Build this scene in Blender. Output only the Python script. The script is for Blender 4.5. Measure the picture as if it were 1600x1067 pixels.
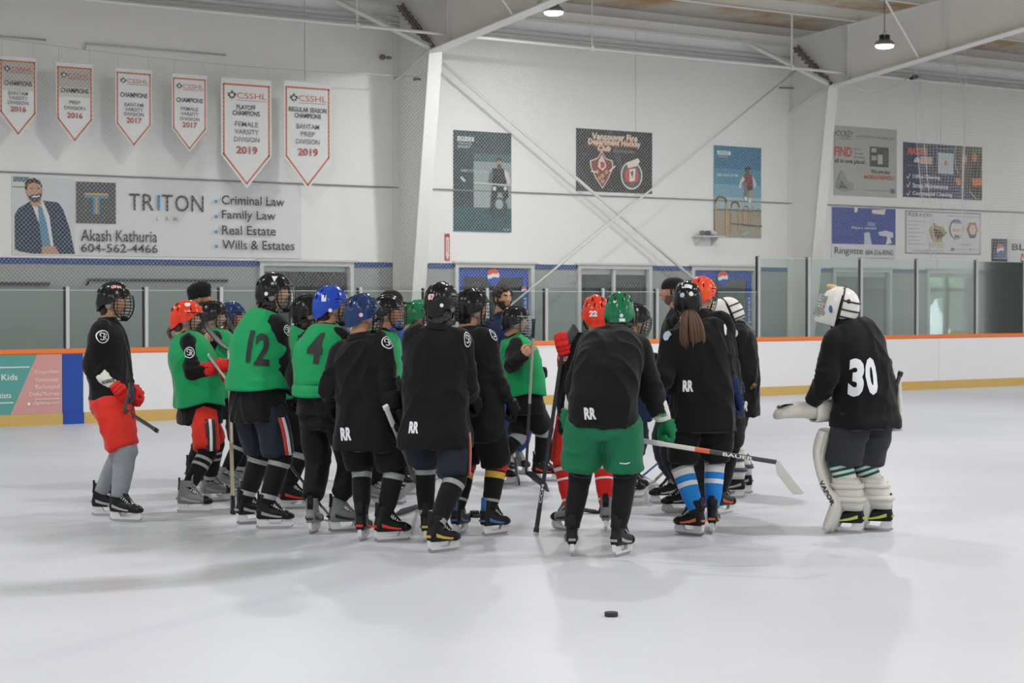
import bpy, bmesh, math, random
import numpy as np
from mathutils import Vector, Matrix
from mathutils.bvhtree import BVHTree

for _o in list(bpy.data.objects): bpy.data.objects.remove(_o, do_unlink=True)
SC = bpy.context.scene
COL = SC.collection
rng = random.Random(7)
PI = math.pi

# ---------------------------------------------------------------- camera
# World: X runs along the far rink wall, Y points square at that wall, Z up, ice at z = 0.
FPX = 3111.0                       # focal length in pixels of a 1600 px wide frame (70 mm)
CAM = np.array([0.0, 0.0, 1.77])
PITCH = math.atan(67.5 / FPX)
YAW = -math.atan2(0.6004, 0.7997)
cam_d = bpy.data.cameras.new('camera'); cam_d.lens = 70; cam_d.sensor_width = 36
cam_d.clip_end = 300
cam_d.dof.use_dof = True; cam_d.dof.focus_distance = 14.8; cam_d.dof.aperture_fstop = 5.6
cam = bpy.data.objects.new('camera', cam_d); COL.objects.link(cam)
cam.location = CAM; cam.rotation_euler = (PI/2 - PITCH, 0, YAW)
SC.camera = cam

# ---------------------------------------------------------------- daylight (reaches the hall only through the exit door), exposure
W = bpy.data.worlds.new('daylight'); SC.world = W; W.use_nodes = True
_bg = W.node_tree.nodes['Background']
_bg.inputs[0].default_value = (0.93, 0.97, 1.0, 1); _bg.inputs[1].default_value = 1.35
SC.view_settings.view_transform = 'Standard'; SC.view_settings.look = 'None'
SC.view_settings.gamma = 1; SC.view_settings.use_curve_mapping = False
SC.view_settings.exposure = 0.88
LAMP_W = 78.0                     # watts of each high-bay lamp

# ---------------------------------------------------------------- pixel <-> world
_cp, _sp = math.cos(PITCH), math.sin(PITCH)
_fw = np.array([0.6004, 0.7997, 0.0]); _rt = np.array([0.7997, -0.6004, 0.0]); _up = np.array([0, 0, 1.0])
def ray(x, y):
    a = (x - 800) / FPX; b = -(y - 533.5) / FPX
    return _rt*a + _fw*(_cp + b*_sp) + _up*(b*_cp - _sp)     # unit forward depth (approx.)
def ground(x, y, z=0.0):
    d = ray(x, y); return CAM + d*((z - CAM[2]) / d[2])
def on_y(x, y, Y):
    d = ray(x, y); return CAM + d*(Y / d[1])
def on_x(x, y, X):
    d = ray(x, y); return CAM + d*(X / d[0])
def depth_of(p): return float(np.dot(np.asarray(p) - CAM, _fw))
def at_depth(x, y, D):
    d = ray(x, y); return CAM + d*(D / float(np.dot(d, _fw)))

# ---------------------------------------------------------------- materials
MATS = {}
def mat(name, rgb, rough=0.6, metal=0.0, noise=0.0, nscale=8.0, bump=0.0, bscale=60.0, emit=0.0, spec=0.5, coat=0.0, sheen=0.0):
    if name in MATS: return MATS[name]
    m = bpy.data.materials.new(name); m.use_nodes = True; MATS[name] = m
    nt = m.node_tree; b = nt.nodes['Principled BSDF']
    c = tuple(((v/255)/12.92 if v/255 <= 0.04045 else ((v/255+0.055)/1.055)**2.4) for v in rgb) + (1,)
    b.inputs['Base Color'].default_value = c
    b.inputs['Roughness'].default_value = rough; b.inputs['Metallic'].default_value = metal
    b.inputs['Specular IOR Level'].default_value = spec
    b.inputs['Coat Weight'].default_value = coat
    b.inputs['Sheen Weight'].default_value = sheen; b.inputs['Sheen Roughness'].default_value = 0.4
    if noise or bump:
        tc = nt.nodes.new('ShaderNodeTexCoord')
    if noise:
        n = nt.nodes.new('ShaderNodeTexNoise'); n.inputs['Scale'].default_value = nscale; n.inputs['Detail'].default_value = 5
        nt.links.new(tc.outputs['Object'], n.inputs['Vector'])
        mx = nt.nodes.new('ShaderNodeMix'); mx.data_type = 'RGBA'; mx.inputs[6].default_value = tuple(v*(1-noise) for v in c[:3])+(1,)
        mx.inputs[7].default_value = tuple(min(1, v*(1+noise)) for v in c[:3])+(1,)
        nt.links.new(n.outputs['Fac'], mx.inputs[0]); nt.links.new(mx.outputs[2], b.inputs['Base Color'])
    if bump:
        n2 = nt.nodes.new('ShaderNodeTexNoise'); n2.inputs['Scale'].default_value = bscale; n2.inputs['Detail'].default_value = 3
        nt.links.new(tc.outputs['Object'], n2.inputs['Vector'])
        bp = nt.nodes.new('ShaderNodeBump'); bp.inputs['Strength'].default_value = bump; bp.inputs['Distance'].default_value = 0.01
        nt.links.new(n2.outputs['Fac'], bp.inputs['Height']); nt.links.new(bp.outputs['Normal'], b.inputs['Normal'])
    if emit:
        b.inputs['Emission Color'].default_value = (1, 0.98, 0.95, 1); b.inputs['Emission Strength'].default_value = emit
    return m
def flat(r, g, b, rough=0.6):
    return mat('print_%d_%d_%d' % (r, g, b), (r, g, b), rough)
def glass_mat(name, tint, refl=0.06, opac=0.0, rgb=(150, 165, 160)):
    if name in MATS: return MATS[name]
    m = bpy.data.materials.new(name); m.use_nodes = True; MATS[name] = m
    nt = m.node_tree; nt.nodes.remove(nt.nodes['Principled BSDF']); out = nt.nodes['Material Output']
    tr = nt.nodes.new('ShaderNodeBsdfTransparent'); tr.inputs[0].default_value = tint + (1,)
    gl = nt.nodes.new('ShaderNodeBsdfGlossy'); gl.inputs['Roughness'].default_value = 0.03; gl.inputs[0].default_value = (1, 1, 1, 1)
    df = nt.nodes.new('ShaderNodeBsdfDiffuse'); df.inputs[0].default_value = tuple((v/255)**2.2 for v in rgb)+(1,)
    fr = nt.nodes.new('ShaderNodeFresnel'); fr.inputs['IOR'].default_value = 1.3
    ml = nt.nodes.new('ShaderNodeMath'); ml.operation = 'MULTIPLY'; ml.inputs[1].default_value = refl/0.06
    ml.use_clamp = True
    nt.links.new(fr.outputs[0], ml.inputs[0])
    m1 = nt.nodes.new('ShaderNodeMixShader'); nt.links.new(ml.outputs[0], m1.inputs[0])
    nt.links.new(tr.outputs[0], m1.inputs[1]); nt.links.new(gl.outputs[0], m1.inputs[2])
    m2 = nt.nodes.new('ShaderNodeMixShader'); m2.inputs[0].default_value = opac
    nt.links.new(m1.outputs[0], m2.inputs[1]); nt.links.new(df.outputs[0], m2.inputs[2])
    nt.links.new(m2.outputs[0], out.inputs['Surface'])
    return m

# ---------------------------------------------------------------- mesh builder
def unit(v):
    v = np.asarray(v, float); n = np.linalg.norm(v); return v/n if n > 1e-9 else np.array([0, 0, 1.0])
class MB:
    def __init__(self): self.v = []; self.f = []; self.m = []; self.n = 0
    def add(self, V, F, mi=0):
        V = np.asarray(V, float).reshape(-1, 3); self.v.append(V)
        for k, f in enumerate(F):
            self.f.append(tuple(int(i)+self.n for i in f)); self.m.append(mi if np.isscalar(mi) else mi[k])
        self.n += len(V); return self
    def box(self, c, s, mi=0, R=None):
        c = np.asarray(c, float); s = np.asarray(s, float)/2
        V = np.array([[x, y, z] for z in (-1, 1) for y in (-1, 1) for x in (-1, 1)])*s
        if R is not None: V = V @ np.asarray(R).T
        return self.add(V + c, [(0,2,3,1),(4,5,7,6),(0,1,5,4),(2,6,7,3),(0,4,6,2),(1,3,7,5)], mi)
    def cbox(self, c, s, ch=0.004, mi=0, R=None):                 # chamfered box
        s = np.asarray(s, float)/2; ch = min(ch, min(s)*0.8); V = []
        for ax in range(3):
            for sg in (-1, 1):
                a, b = (ax+1) % 3, (ax+2) % 3
                for (p, q) in ((-1,-1),(1,-1),(1,1),(-1,1)):
                    v = [0, 0, 0]; v[ax] = sg*s[ax]; v[a] = p*(s[a]-ch); v[b] = q*(s[b]-ch); V.append(v)
        bm = bmesh.new(); bv = [bm.verts.new(x) for x in V]
        h = bmesh.ops.convex_hull(bm, input=bv); bm.verts.index_update()
        VV = np.array([list(x.co) for x in bm.verts]); F = [[x.index for x in f.verts] for f in bm.faces]; bm.free()
        if R is not None: VV = VV @ np.asarray(R).T
        return self.add(VV + np.asarray(c, float), F, mi)
    def loft(self, rings, mi=0, cap0=True, cap1=True):
        n = len(rings[0]); V = np.concatenate(rings); F = []; M = []
        for i in range(len(rings)-1):
            for j in range(n):
                a = i*n+j; b = i*n+(j+1) % n
                F.append((a, b, b+n, a+n)); M.append(mi[i] if not np.isscalar(mi) else mi)
        if cap0: F.append(tuple(range(n-1, -1, -1))); M.append(mi[0] if not np.isscalar(mi) else mi)
        if cap1: o = (len(rings)-1)*n; F.append(tuple(range(o, o+n))); M.append(mi[-1] if not np.isscalar(mi) else mi)
        return self.add(V, F, M)
    def tube(self, pts, r, n=8, mi=0, caps=True):
        pts = [np.asarray(p, float) for p in pts]; k = len(pts)
        rr = [r]*k if np.isscalar(r) else list(r); rings = []; X = None
        for i in range(k):
            T = unit(pts[min(i+1, k-1)] - pts[max(i-1, 0)])
            if X is None:
                h = np.array([0, 0, 1.0]) if abs(T[2]) < 0.9 else np.array([1.0, 0, 0]); X = unit(np.cross(h, T))
            else: X = unit(X - T*np.dot(X, T))
            Y = np.cross(T, X); a = np.linspace(0, 2*PI, n, endpoint=False)
            q = rr[i]; qa, qb = (q, q) if np.isscalar(q) else q
            rings.append(pts[i] + np.outer(np.cos(a)*qa, X) + np.outer(np.sin(a)*qb, Y))
        return self.loft(rings, mi, caps, caps)
    def ellipsoid(self, c, r, n=14, m=9, mi=0, R=None):
        r = np.asarray(r if not np.isscalar(r) else (r, r, r), float); rings = []
        a = np.linspace(0, 2*PI, n, endpoint=False)
        for i in range(m+1):
            t = -PI/2 + PI*(i+0.02)/(m+0.04); p = np.stack([np.cos(a)*math.cos(t), np.sin(a)*math.cos(t), np.full(n, math.sin(t))], 1)*r
            if R is not None: p = p @ np.asarray(R).T
            rings.append(p + np.asarray(c, float))
        return self.loft(rings, mi)
    def prism(self, poly, d0, d1, org=(0,0,0), ax=(1,0,0), ay=(0,0,1), an=(0,-1,0), mi=0):
        org, ax, ay, an = (np.asarray(q, float) for q in (org, ax, ay, an)); n = len(poly)
        P = np.array([org + ax*p[0] + ay*p[1] for p in poly]); V = np.concatenate([P+an*d0, P+an*d1])
        F = [tuple(range(n-1, -1, -1)), tuple(range(n, 2*n))] + [(i, (i+1) % n, (i+1) % n+n, i+n) for i in range(n)]
        return self.add(V, F, mi)
    def mesh(self, name):
        me = bpy.data.meshes.new(name)
        V = np.concatenate(self.v) if self.v else np.zeros((0, 3))
        me.from_pydata(V.tolist(), [], self.f); me.polygons.foreach_set('material_index', self.m); me.update()
        return me
    def build(self, name, mats, parent=None, smooth=False, angle=None):
        return obj_from(self.mesh(name), name, mats, parent, smooth, angle)
def obj_from(me, name, mats, parent=None, smooth=False, angle=None):
    for m in (mats if isinstance(mats, (list, tuple)) else [mats]): me.materials.append(m)
    if smooth or angle:
        me.polygons.foreach_set('use_smooth', [True]*len(me.polygons))
        if angle: me.set_sharp_from_angle(angle=math.radians(angle))
    bm = bmesh.new(); bm.from_mesh(me); bmesh.ops.recalc_face_normals(bm, faces=bm.faces); bm.to_mesh(me); bm.free()
    o = bpy.data.objects.new(name, me); COL.objects.link(o)
    if parent is not None: o.parent = parent
    return o
def tag(o, label=None, cat=None, group=None, kind=None):
    if label: o['label'] = label
    if cat: o['category'] = cat
    if group: o['group'] = group
    if kind: o['kind'] = kind
    return o
def empty(name, loc=(0, 0, 0), rz=0.0):
    o = bpy.data.objects.new(name, None); COL.objects.link(o); o.location = loc; o.rotation_euler = (0, 0, rz)
    o.empty_display_size = 0.1; return o
def thing(name, label, cat, loc=(0, 0, 0), rz=0.0, group=None):
    return tag(empty(name, loc, rz), label, cat, group)

# ---------------------------------------------------------------- flat lettering
_TC = {}
def text2d(s, bold=0.0, shear=0.0, cuts=0):
    """vertices (2D) and faces of a line of lettering scaled to a unit box"""
    key = (s, bold, shear, cuts)
    if key in _TC: return _TC[key]
    cu = bpy.data.curves.new('t', 'FONT'); cu.body = s; cu.size = 1; cu.offset = bold; cu.shear = shear; cu.resolution_u = 3
    o = bpy.data.objects.new('t', cu); COL.objects.link(o); bpy.context.view_layer.update()
    me = o.evaluated_get(bpy.context.evaluated_depsgraph_get()).to_mesh()
    bm = bmesh.new(); bm.from_mesh(me); o.evaluated_get(bpy.context.evaluated_depsgraph_get()).to_mesh_clear()
    bpy.data.objects.remove(o); bpy.data.curves.remove(cu)
    P = np.array([v.co[:2] for v in bm.verts]); lo, hi = P.min(0), P.max(0)
    for v in bm.verts: v.co = ((v.co.x-lo[0])/(hi[0]-lo[0]), (v.co.y-lo[1])/(hi[1]-lo[1]), 0)
    for i in range(1, cuts):
        for ax in (0, 1):
            n = [0, 0, 0]; n[ax] = 1; c = [0, 0, 0]; c[ax] = i/cuts
            bmesh.ops.bisect_plane(bm, geom=bm.verts[:]+bm.edges[:]+bm.faces[:], plane_co=c, plane_no=n)
    bm.verts.index_update()
    r = (np.array([v.co[:2] for v in bm.verts]), [[v.index for v in f.verts] for f in bm.faces]); bm.free()
    _TC[key] = r; return r

class Sheet:
    """a printed sheet on a wall: u to the right, v down, both 0..1"""
    def __init__(self, name, label, cat, x0, z1, x1, z0, Y, base, group=None, thick=0.02, outline=None):
        self.w, self.h = x1-x0, z1-z0; self.k = 0; self.th = thick
        self.root = thing(name, label, cat, ((x0+x1)/2, Y, z0), 0, group)
        b = MB(); poly = outline or [(0,1),(1,1),(1,0),(0,0)]
        b.prism([self.pt(*p) for p in poly], 0, thick)
        b.build('sheet', base, self.root)
    def pt(self, u, v): return ((u-0.5)*self.w, (1-v)*self.h)
    def lay(self): self.k += 1; return self.th + 0.0012*self.k
    def poly(self, pts, m, name='printed_shape'):
        d = self.lay(); b = MB(); b.prism([self.pt(*p) for p in pts], d-0.001, d); return b.build(name, m, self.root)
    def rect(self, u0, v0, u1, v1, m, name='printed_panel'): return self.poly([(u0,v0),(u1,v0),(u1,v1),(u0,v1)], m, name)
    def disc(self, u, v, r, m, name='printed_disc', a0=0, a1=360, sx=1.0):
        k = self.w/self.h; n = 22
        return self.poly([(u + sx*r*math.cos(math.radians(a0+(a1-a0)*i/n)), v - r*k*math.sin(math.radians(a0+(a1-a0)*i/n))) for i in range(n)], m, name)
    def line(self, pts, wd, m, name='printed_line'):
        d = self.lay(); b = MB(); P = [np.array(self.pt(*p)) for p in pts]
        for a, c in zip(P[:-1], P[1:]):
            t = c-a; t = t/np.linalg.norm(t); n = np.array([-t[1], t[0]])*wd/2; a2 = a-t*wd/2; c2 = c+t*wd/2
            b.prism([a2+n, c2+n, c2-n, a2-n], d-0.001, d)
        return b.build(name, m, self.root)
    def text(self, s, u0, v0, u1, v1, m, bold=0.0, shear=0.0, name='lettering'):
        d = self.lay(); V, F = text2d(s, bold, shear); a = np.array(self.pt(u0, v1)); c = np.array(self.pt(u1, v0))
        P = a + V*(c-a); b = MB(); b.add(np.stack([P[:,0], np.full(len(P), -d), P[:,1]], 1), F)
        return b.build(name, m, self.root)

# ---------------------------------------------------------------- common materials
M_wall = mat('white_painted_panel', (237, 237, 235), 0.62, noise=0.03, nscale=0.7)
M_steel = mat('white_painted_steel', (228, 227, 222), 0.5, noise=0.04, nscale=1.5)
M_grey = mat('grey_painted_wall', (152, 158, 155), 0.55, noise=0.04, nscale=1.2)
M_dgrey = mat('dark_grey_wall_base', (104, 114, 111), 0.5, noise=0.05)
M_blue = mat('blue_stripe_paint', (38, 72, 132), 0.5)
M_seam = mat('panel_joint', (120, 122, 122), 0.7)
M_frame = mat('white_window_frame', (205, 207, 205), 0.45)
M_alu = mat('aluminium', (190, 193, 194), 0.35, 0.6)
M_rust = mat('rusty_steel', (96, 78, 58), 0.7, noise=0.35, nscale=12)
M_black = mat('black_rubber', (22, 22, 23), 0.55)
# ================================================================ THE HALL
YB, YW = 26.13, 27.70          # face of the rink boards, face of the hall wall
FX = [9.27, 18.43, 27.59, 36.75]   # steel frames
XL, XR = 2.0, 46.0
def eave(Y): return 6.76 + 0.085*(YW - Y)

# ---- ice
def ice_material():
    m = bpy.data.materials.new('ice'); m.use_nodes = True; nt = m.node_tree; b = nt.nodes['Principled BSDF']
    N = nt.nodes.new; L = nt.links.new
    geo = N('ShaderNodeNewGeometry')
    def noise(scale, sx, sy, rot, det=5):
        mp = N('ShaderNodeMapping'); mp.inputs['Scale'].default_value = (sx, sy, 1); mp.inputs['Rotation'].default_value = (0, 0, rot)
        n = N('ShaderNodeTexNoise'); n.inputs['Scale'].default_value = scale; n.inputs['Detail'].default_value = det
        L(geo.outputs['Position'], mp.inputs[0]); L(mp.outputs[0], n.inputs['Vector']); return n.outputs['Fac']
    def ramp(src, a, b_, ca, cb):
        r = N('ShaderNodeValToRGB'); r.color_ramp.elements[0].position = a; r.color_ramp.elements[1].position = b_
        r.color_ramp.elements[0].color = (ca,)*3+(1,); r.color_ramp.elements[1].color = (cb,)*3+(1,); L(src, r.inputs[0]); return r.outputs[0]
    def math_(op, a, b_=None):
        n = N('ShaderNodeMath'); n.operation = op
        for i, q in enumerate((a, b_)):
            if q is None: continue
            if isinstance(q, (int, float)): n.inputs[i].default_value = q
            else: L(q, n.inputs[i])
        return n.outputs[0]
    def mix(f, c0, c1):
        n = N('ShaderNodeMix'); n.data_type = 'RGBA'
        (L(f, n.inputs[0]) if not isinstance(f, float) else n.inputs[0].__setattr__('default_value', f))
        for i, q in ((6, c0), (7, c1)):
            if isinstance(q, tuple): n.inputs[i].default_value = q+(1,)
            else: L(q, n.inputs[i])
        return n.outputs[2]
    col = mix(ramp(noise(0.35, 1, 1, 0.4), 0.35, 0.7, 0, 1), (0.545, 0.572, 0.625), (0.605, 0.632, 0.682))
    # skate-worn, wetter patches, soft swept outlines; their darker reflection is painted into base colour
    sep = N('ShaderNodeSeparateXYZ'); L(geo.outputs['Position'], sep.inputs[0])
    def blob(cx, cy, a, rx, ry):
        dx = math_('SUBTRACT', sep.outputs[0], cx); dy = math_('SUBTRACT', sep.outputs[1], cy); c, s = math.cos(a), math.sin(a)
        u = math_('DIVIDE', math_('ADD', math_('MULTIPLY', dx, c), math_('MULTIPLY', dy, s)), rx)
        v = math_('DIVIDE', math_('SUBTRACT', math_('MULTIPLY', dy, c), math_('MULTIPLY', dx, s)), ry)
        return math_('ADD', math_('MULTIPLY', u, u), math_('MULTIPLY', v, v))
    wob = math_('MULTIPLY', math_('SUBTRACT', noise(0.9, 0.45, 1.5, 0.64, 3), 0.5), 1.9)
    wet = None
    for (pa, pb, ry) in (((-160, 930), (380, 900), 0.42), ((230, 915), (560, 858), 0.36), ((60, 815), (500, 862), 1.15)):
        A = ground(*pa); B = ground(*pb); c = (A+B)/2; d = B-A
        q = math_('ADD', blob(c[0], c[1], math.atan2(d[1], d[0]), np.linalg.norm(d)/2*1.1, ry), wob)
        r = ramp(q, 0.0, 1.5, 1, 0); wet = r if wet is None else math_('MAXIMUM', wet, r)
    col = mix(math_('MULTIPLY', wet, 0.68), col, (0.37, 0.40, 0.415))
    # faint blue markings under the ice
    for (pa, pb) in (((-60, 1054), (700, 868)), ((1120, 791), (1700, 874))):
        A = ground(*pa); B = ground(*pb); c = (A+B)/2; d = B-A; a_ = math.atan2(d[1], d[0])
        dx = math_('SUBTRACT', sep.outputs[0], float(c[0])); dy = math_('SUBTRACT', sep.outputs[1], float(c[1]))
        v = math_('SUBTRACT', math_('MULTIPLY', dy, math.cos(a_)), math_('MULTIPLY', dx, math.sin(a_)))
        u = math_('ADD', math_('MULTIPLY', dx, math.cos(a_)), math_('MULTIPLY', dy, math.sin(a_)))
        bow = math_('MULTIPLY', math_('MULTIPLY', u, u), 0.012)
        band = math_('ABSOLUTE', math_('ADD', math_('ADD', v, bow), math_('MULTIPLY', wob, 0.05)))
        inside = ramp(math_('ABSOLUTE', u), 0.0, 1.0, 1, 1) if False else ramp(math_('DIVIDE', math_('ABSOLUTE', u), float(np.linalg.norm(d)/2)), 0.7, 1.0, 1, 0)
        ring = math_('MULTIPLY', math_('MULTIPLY', ramp(band, 0.03, 0.16, 1, 0), inside), ramp(noise(0.8, 1, 1, 0), 0.3, 0.6, 0.25, 1))
        col = mix(math_('MULTIPLY', ring, 0.30), col, (0.44, 0.46, 0.62))
    # fine skate scratches
    scr = None
    for rot in (0.3, 1.2, 2.2):
        n = ramp(noise(3.0, 0.5, 22, rot, 2), 0.58, 0.85, 0, 1); scr = n if scr is None else math_('MAXIMUM', scr, n)
    col = mix(math_('MULTIPLY', scr, 0.35), col, (0.72, 0.735, 0.77))
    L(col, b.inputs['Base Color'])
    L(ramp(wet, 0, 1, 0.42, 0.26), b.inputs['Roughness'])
    b.inputs['Specular IOR Level'].default_value = 0.35
    bp = N('ShaderNodeBump'); bp.inputs['Strength'].default_value = 0.15; bp.inputs['Distance'].default_value = 0.01
    L(noise(14, 1, 1, 0), bp.inputs['Height']); L(bp.outputs[0], b.inputs['Normal'])
    return m
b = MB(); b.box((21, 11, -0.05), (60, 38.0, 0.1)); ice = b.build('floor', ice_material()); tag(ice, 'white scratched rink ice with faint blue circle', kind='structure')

# ---- wall openings (left px, right px at the top, top px) -> wall X range
def wx(px, py=440): return on_y(px, py, YW)[0]
def wz(px, py, Y=YW): return on_y(px, py, Y)[2]
OPEN = [(wx(404), wx(551), 2.36), (wx(709), wx(833), 2.37), (wx(901), wx(1017), 2.37), (wx(1079), wx(1181), 2.37),
        (wx(1300), wx(1392), 2.36), (wx(1447), wx(1527), 2.36)]
ZS = wz(300, 281)              # joint between upper and lower cladding
wall = empty('wall_back', (0, YW, 0)); tag(wall, 'white panelled hall wall with grey lower band', kind='structure')
xs = [XL] + [q for o in OPEN for q in o[:2]] + [XR]
for i in range(0, len(xs), 2):
    b = MB(); b.box(((xs[i]+xs[i+1])/2, 0.08, 0.69), (xs[i+1]-xs[i], 0.16, 1.38)); b.build('wall_base', M_grey, wall)
    b = MB(); b.box(((xs[i]+xs[i+1])/2, 0.085, 1.83), (xs[i+1]-xs[i], 0.15, 0.90)); b.build('grey_panel', M_grey, wall)
    b = MB(); b.box(((xs[i]+xs[i+1])/2, 0.08, 2.32), (xs[i+1]-xs[i], 0.175, 0.08)); b.build('blue_stripe', M_blue, wall)
b = MB(); b.box(((XL+XR)/2, 0.08, (2.36+ZS)/2), (XR-XL, 0.16, ZS-2.36-0.012)); b.build('lower_cladding', M_wall, wall)
x = XL; cuts = [XL, wx(-60), wx(476, 80), FX[1], (FX[1]+FX[2])/2+0.6, FX[2], FX[2]+4.3, FX[3], XR]
for a, c in zip(cuts[:-1], cuts[1:]):
    b = MB(); b.box(((a+c)/2, 0.08, (ZS+6.75)/2), (c-a-0.012, 0.16, 6.75-ZS)); b.build('upper_cladding', M_wall, wall)
b = MB(); b.box(((XL+XR)/2, 0.12, 4.5), (XR-XL, 0.06, 4.6)); b.build('joint_backing', M_wall, wall)
b = MB(); b.box(((XL+XR)/2-4, 0.10, 6.95), (XR-XL+10, 0.18, 0.5)); b.build('eave_closure', M_wall, wall)
b = MB(); b.box(((XL+XR)/2, -0.012, ZS+0.006), (XR-XL, 0.03, 0.022)); b.build('joint_flashing', M_seam, wall)
# far end wall closing the hall on the right
b = MB(); b.box((XR+0.1, YW/2-1, 5.2), (0.2, YW+10, 10.4)); tag(b.build('wall_right', M_wall), 'white end wall of the hall', kind='structure')
b = MB(); b.box((XL-9.1, YW/2-1, 5.2), (0.2, YW+10, 10.4)); tag(b.build('wall_left', M_wall), 'white end wall of the hall beyond the banners', kind='structure')
b = MB(); b.box((XL-4.5, YW+0.08, 3.4), (9, 0.16, 6.8)); b.build('wall_extension', M_wall, wall).location = (0, -YW, 0)

b = MB(); b.box((19.5, -6.2, 5.2), (54, 0.2, 10.4)); tag(b.build('wall_front', M_wall), 'white hall wall behind the camera side boards', kind='structure')

# ---- ceiling: insulation, eave strut, purlins
def roof_material():
    m = mat('stained_roof_insulation', (206, 202, 190), 0.75)
    nt = m.node_tree; bs = nt.nodes['Principled BSDF']; tc = nt.nodes.new('ShaderNodeTexCoord')
    n = nt.nodes.new('ShaderNodeTexNoise'); n.inputs['Scale'].default_value = 0.55; n.inputs['Detail'].default_value = 8; n.inputs['Roughness'].default_value = 0.7
    nt.links.new(tc.outputs['Object'], n.inputs['Vector'])
    r = nt.nodes.new('ShaderNodeValToRGB'); e = r.color_ramp.elements
    e[0].position = 0.36; e[0].color = (0.62, 0.60, 0.53, 1); e[1].position = 0.58; e[1].color = (0.46, 0.28, 0.13, 1)
    e2 = e.new(0.46); e2.color = (0.58, 0.52, 0.42, 1)
    nt.links.new(n.outputs['Fac'], r.inputs[0]); nt.links.new(r.outputs[0], bs.inputs['Base Color'])
    return m
sl = math.atan(0.085); RX = np.array([[1,0,0],[0,math.cos(sl),math.sin(sl)],[0,-math.sin(sl),math.cos(sl)]])
Lr = 35.2; cy_ = YW + 0.4 - Lr/2
b = MB(); b.box((19.5, cy_, eave(cy_)+0.30), (54, Lr, 0.12), 0, RX); tag(b.build('ceiling', roof_material()), 'pale stained roof insulation', kind='structure')
ceil = bpy.data.objects['ceiling']
for k in range(1, 13):
    Y = YW - 0.2 - 1.55*k
    b = MB(); b.box((19.5, Y, eave(Y)+0.13), (53, 0.012, 0.22), 0, RX); b.box((19.5, Y-0.03, eave(Y)+0.02), (53, 0.07, 0.012), 0, RX); b.box((19.5, Y+0.03, eave(Y)+0.235), (53, 0.07, 0.012), 0, RX)
    tag(b.build('roof_purlin', M_steel), ['', 'white steel roof purlin next to the eave strut'][k] if k < 2 else 'white steel roof purlin under the insulation', 'purlin', 'roof purlins')
b = MB(); b.box((24, YW-0.10, 6.70), (44, 0.20, 0.17)); b.box((24, YW-0.22, 6.615), (44, 0.05, 0.012)); b.box((24, YW-0.21, 6.785), (44, 0.03, 0.02), 0)
tag(b.build('eave_strut', M_steel), 'white steel eave strut along the wall top', 'beam')
# ---- tapered steel frames
def frame(X, label):
    r = thing('steel_frame', label, 'steel frame', (X, YW, 0), 0, 'tapered steel frames')
    K = (1.09, 5.78)                                  # knee: distance from wall, height
    def sec(pts, t, name, m=M_steel):
        b = MB(); b.prism(pts, -t/2, t/2, (0,0,0), (0,-1,0), (0,0,1), (1,0,0)); return b.build(name, m, r)
    def strip(a, c, wd, t, name, m=M_steel):
        a = np.array(a); c = np.array(c); d = (c-a)/np.linalg.norm(c-a); n = np.array([-d[1], d[0]])*t/2
        b = MB(); b.prism([a+n, c+n, c-n, a-n], -wd/2, wd/2, (0,0,0), (0,-1,0), (0,0,1), (1,0,0)); return b.build(name, m, r)
    sec([(0.0,0),(0.36,0),K,(1.09,5.86),(0.02,5.36)], 0.016, 'column_web')
    strip((0.36,0), K, 0.26, 0.02, 'column_flange')
    strip((0.012,0), (0.012,6.6), 0.24, 0.02, 'column_flange')
    def bot(d): return K[1] + (d-K[0])*(0.135 if d < 8 else 0.135) if d < 6.0 else K[1]+(6.0-K[0])*0.135 + (d-6.0)*0.085
    def top(d): return 6.76 + 0.085*d
    sec([(0.02,5.36),K,(6.0,bot(6)),(20,bot(20)),(20,top(20)),(0.02,top(0.02))], 0.016, 'rafter_web')
    strip(K, (6.0,bot(6)), 0.26, 0.02, 'rafter_flange'); strip((6.0,bot(6)), (20,bot(20)), 0.26, 0.02, 'rafter_flange')
    strip((0.02,top(0)), (20,top(20)), 0.22, 0.016, 'rafter_top_flange')
    strip((0.02,5.36), (1.07,5.79), 0.22, 0.02, 'stiffener_plate')
    e0, e1 = np.array((0.14, 6.62)), np.array((1.08, 5.83))
    strip(e0, e1, 0.24, 0.05, 'knee_plate', M_rust)
    b = MB()
    for k in range(9):
        p = e0+(e1-e0)*(0.06+0.10*k if k < 6 else 0.62+0.13*(k-6))
        for s in (-1, 1):
            for q in (-0.045, 0.045):
                n = np.array([0.64, 0.77])*q; b.tube([(s*0.07, -(p+n)[0], (p+n)[1]), (s*0.07, -(p+n*1.7)[0], (p+n*1.7)[1])], 0.028, 6)
    tag(b.build('bolt_row', M_rust, r), kind='stuff')
    for d in (1.55, 3.9, 8.0):
        b = MB(); b.box((0, -d, (bot(d)+top(d))/2), (0.20, 0.014, top(d)-bot(d))); b.build('stiffener', M_steel, r)
    # flange braces up to the purlins
    for d, sg in ((3.3, -1), (5.0, 1)):
        b = MB(); b.tube([(sg*0.1, -d, bot(d)+0.03), (sg*1.0, -d, top(d)+0.05)], 0.024, 4); b.build('flange_brace', M_steel, r)
    for sg in (-1, 1):
        b = MB(); b.tube([(sg*0.08, -1.06, 5.83), (sg*1.35, -0.12, 6.62)], 0.05, 4); b.build('knee_brace', M_steel, r)
    return r
frame(FX[0], 'white tapered steel frame beyond the first banner'); frame(FX[1], 'white tapered steel frame standing beside the last banner')
frame(FX[2], 'white tapered steel frame between sprinter poster and grey hockey poster'); frame(FX[3], 'white tapered steel frame by the hall end')

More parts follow.
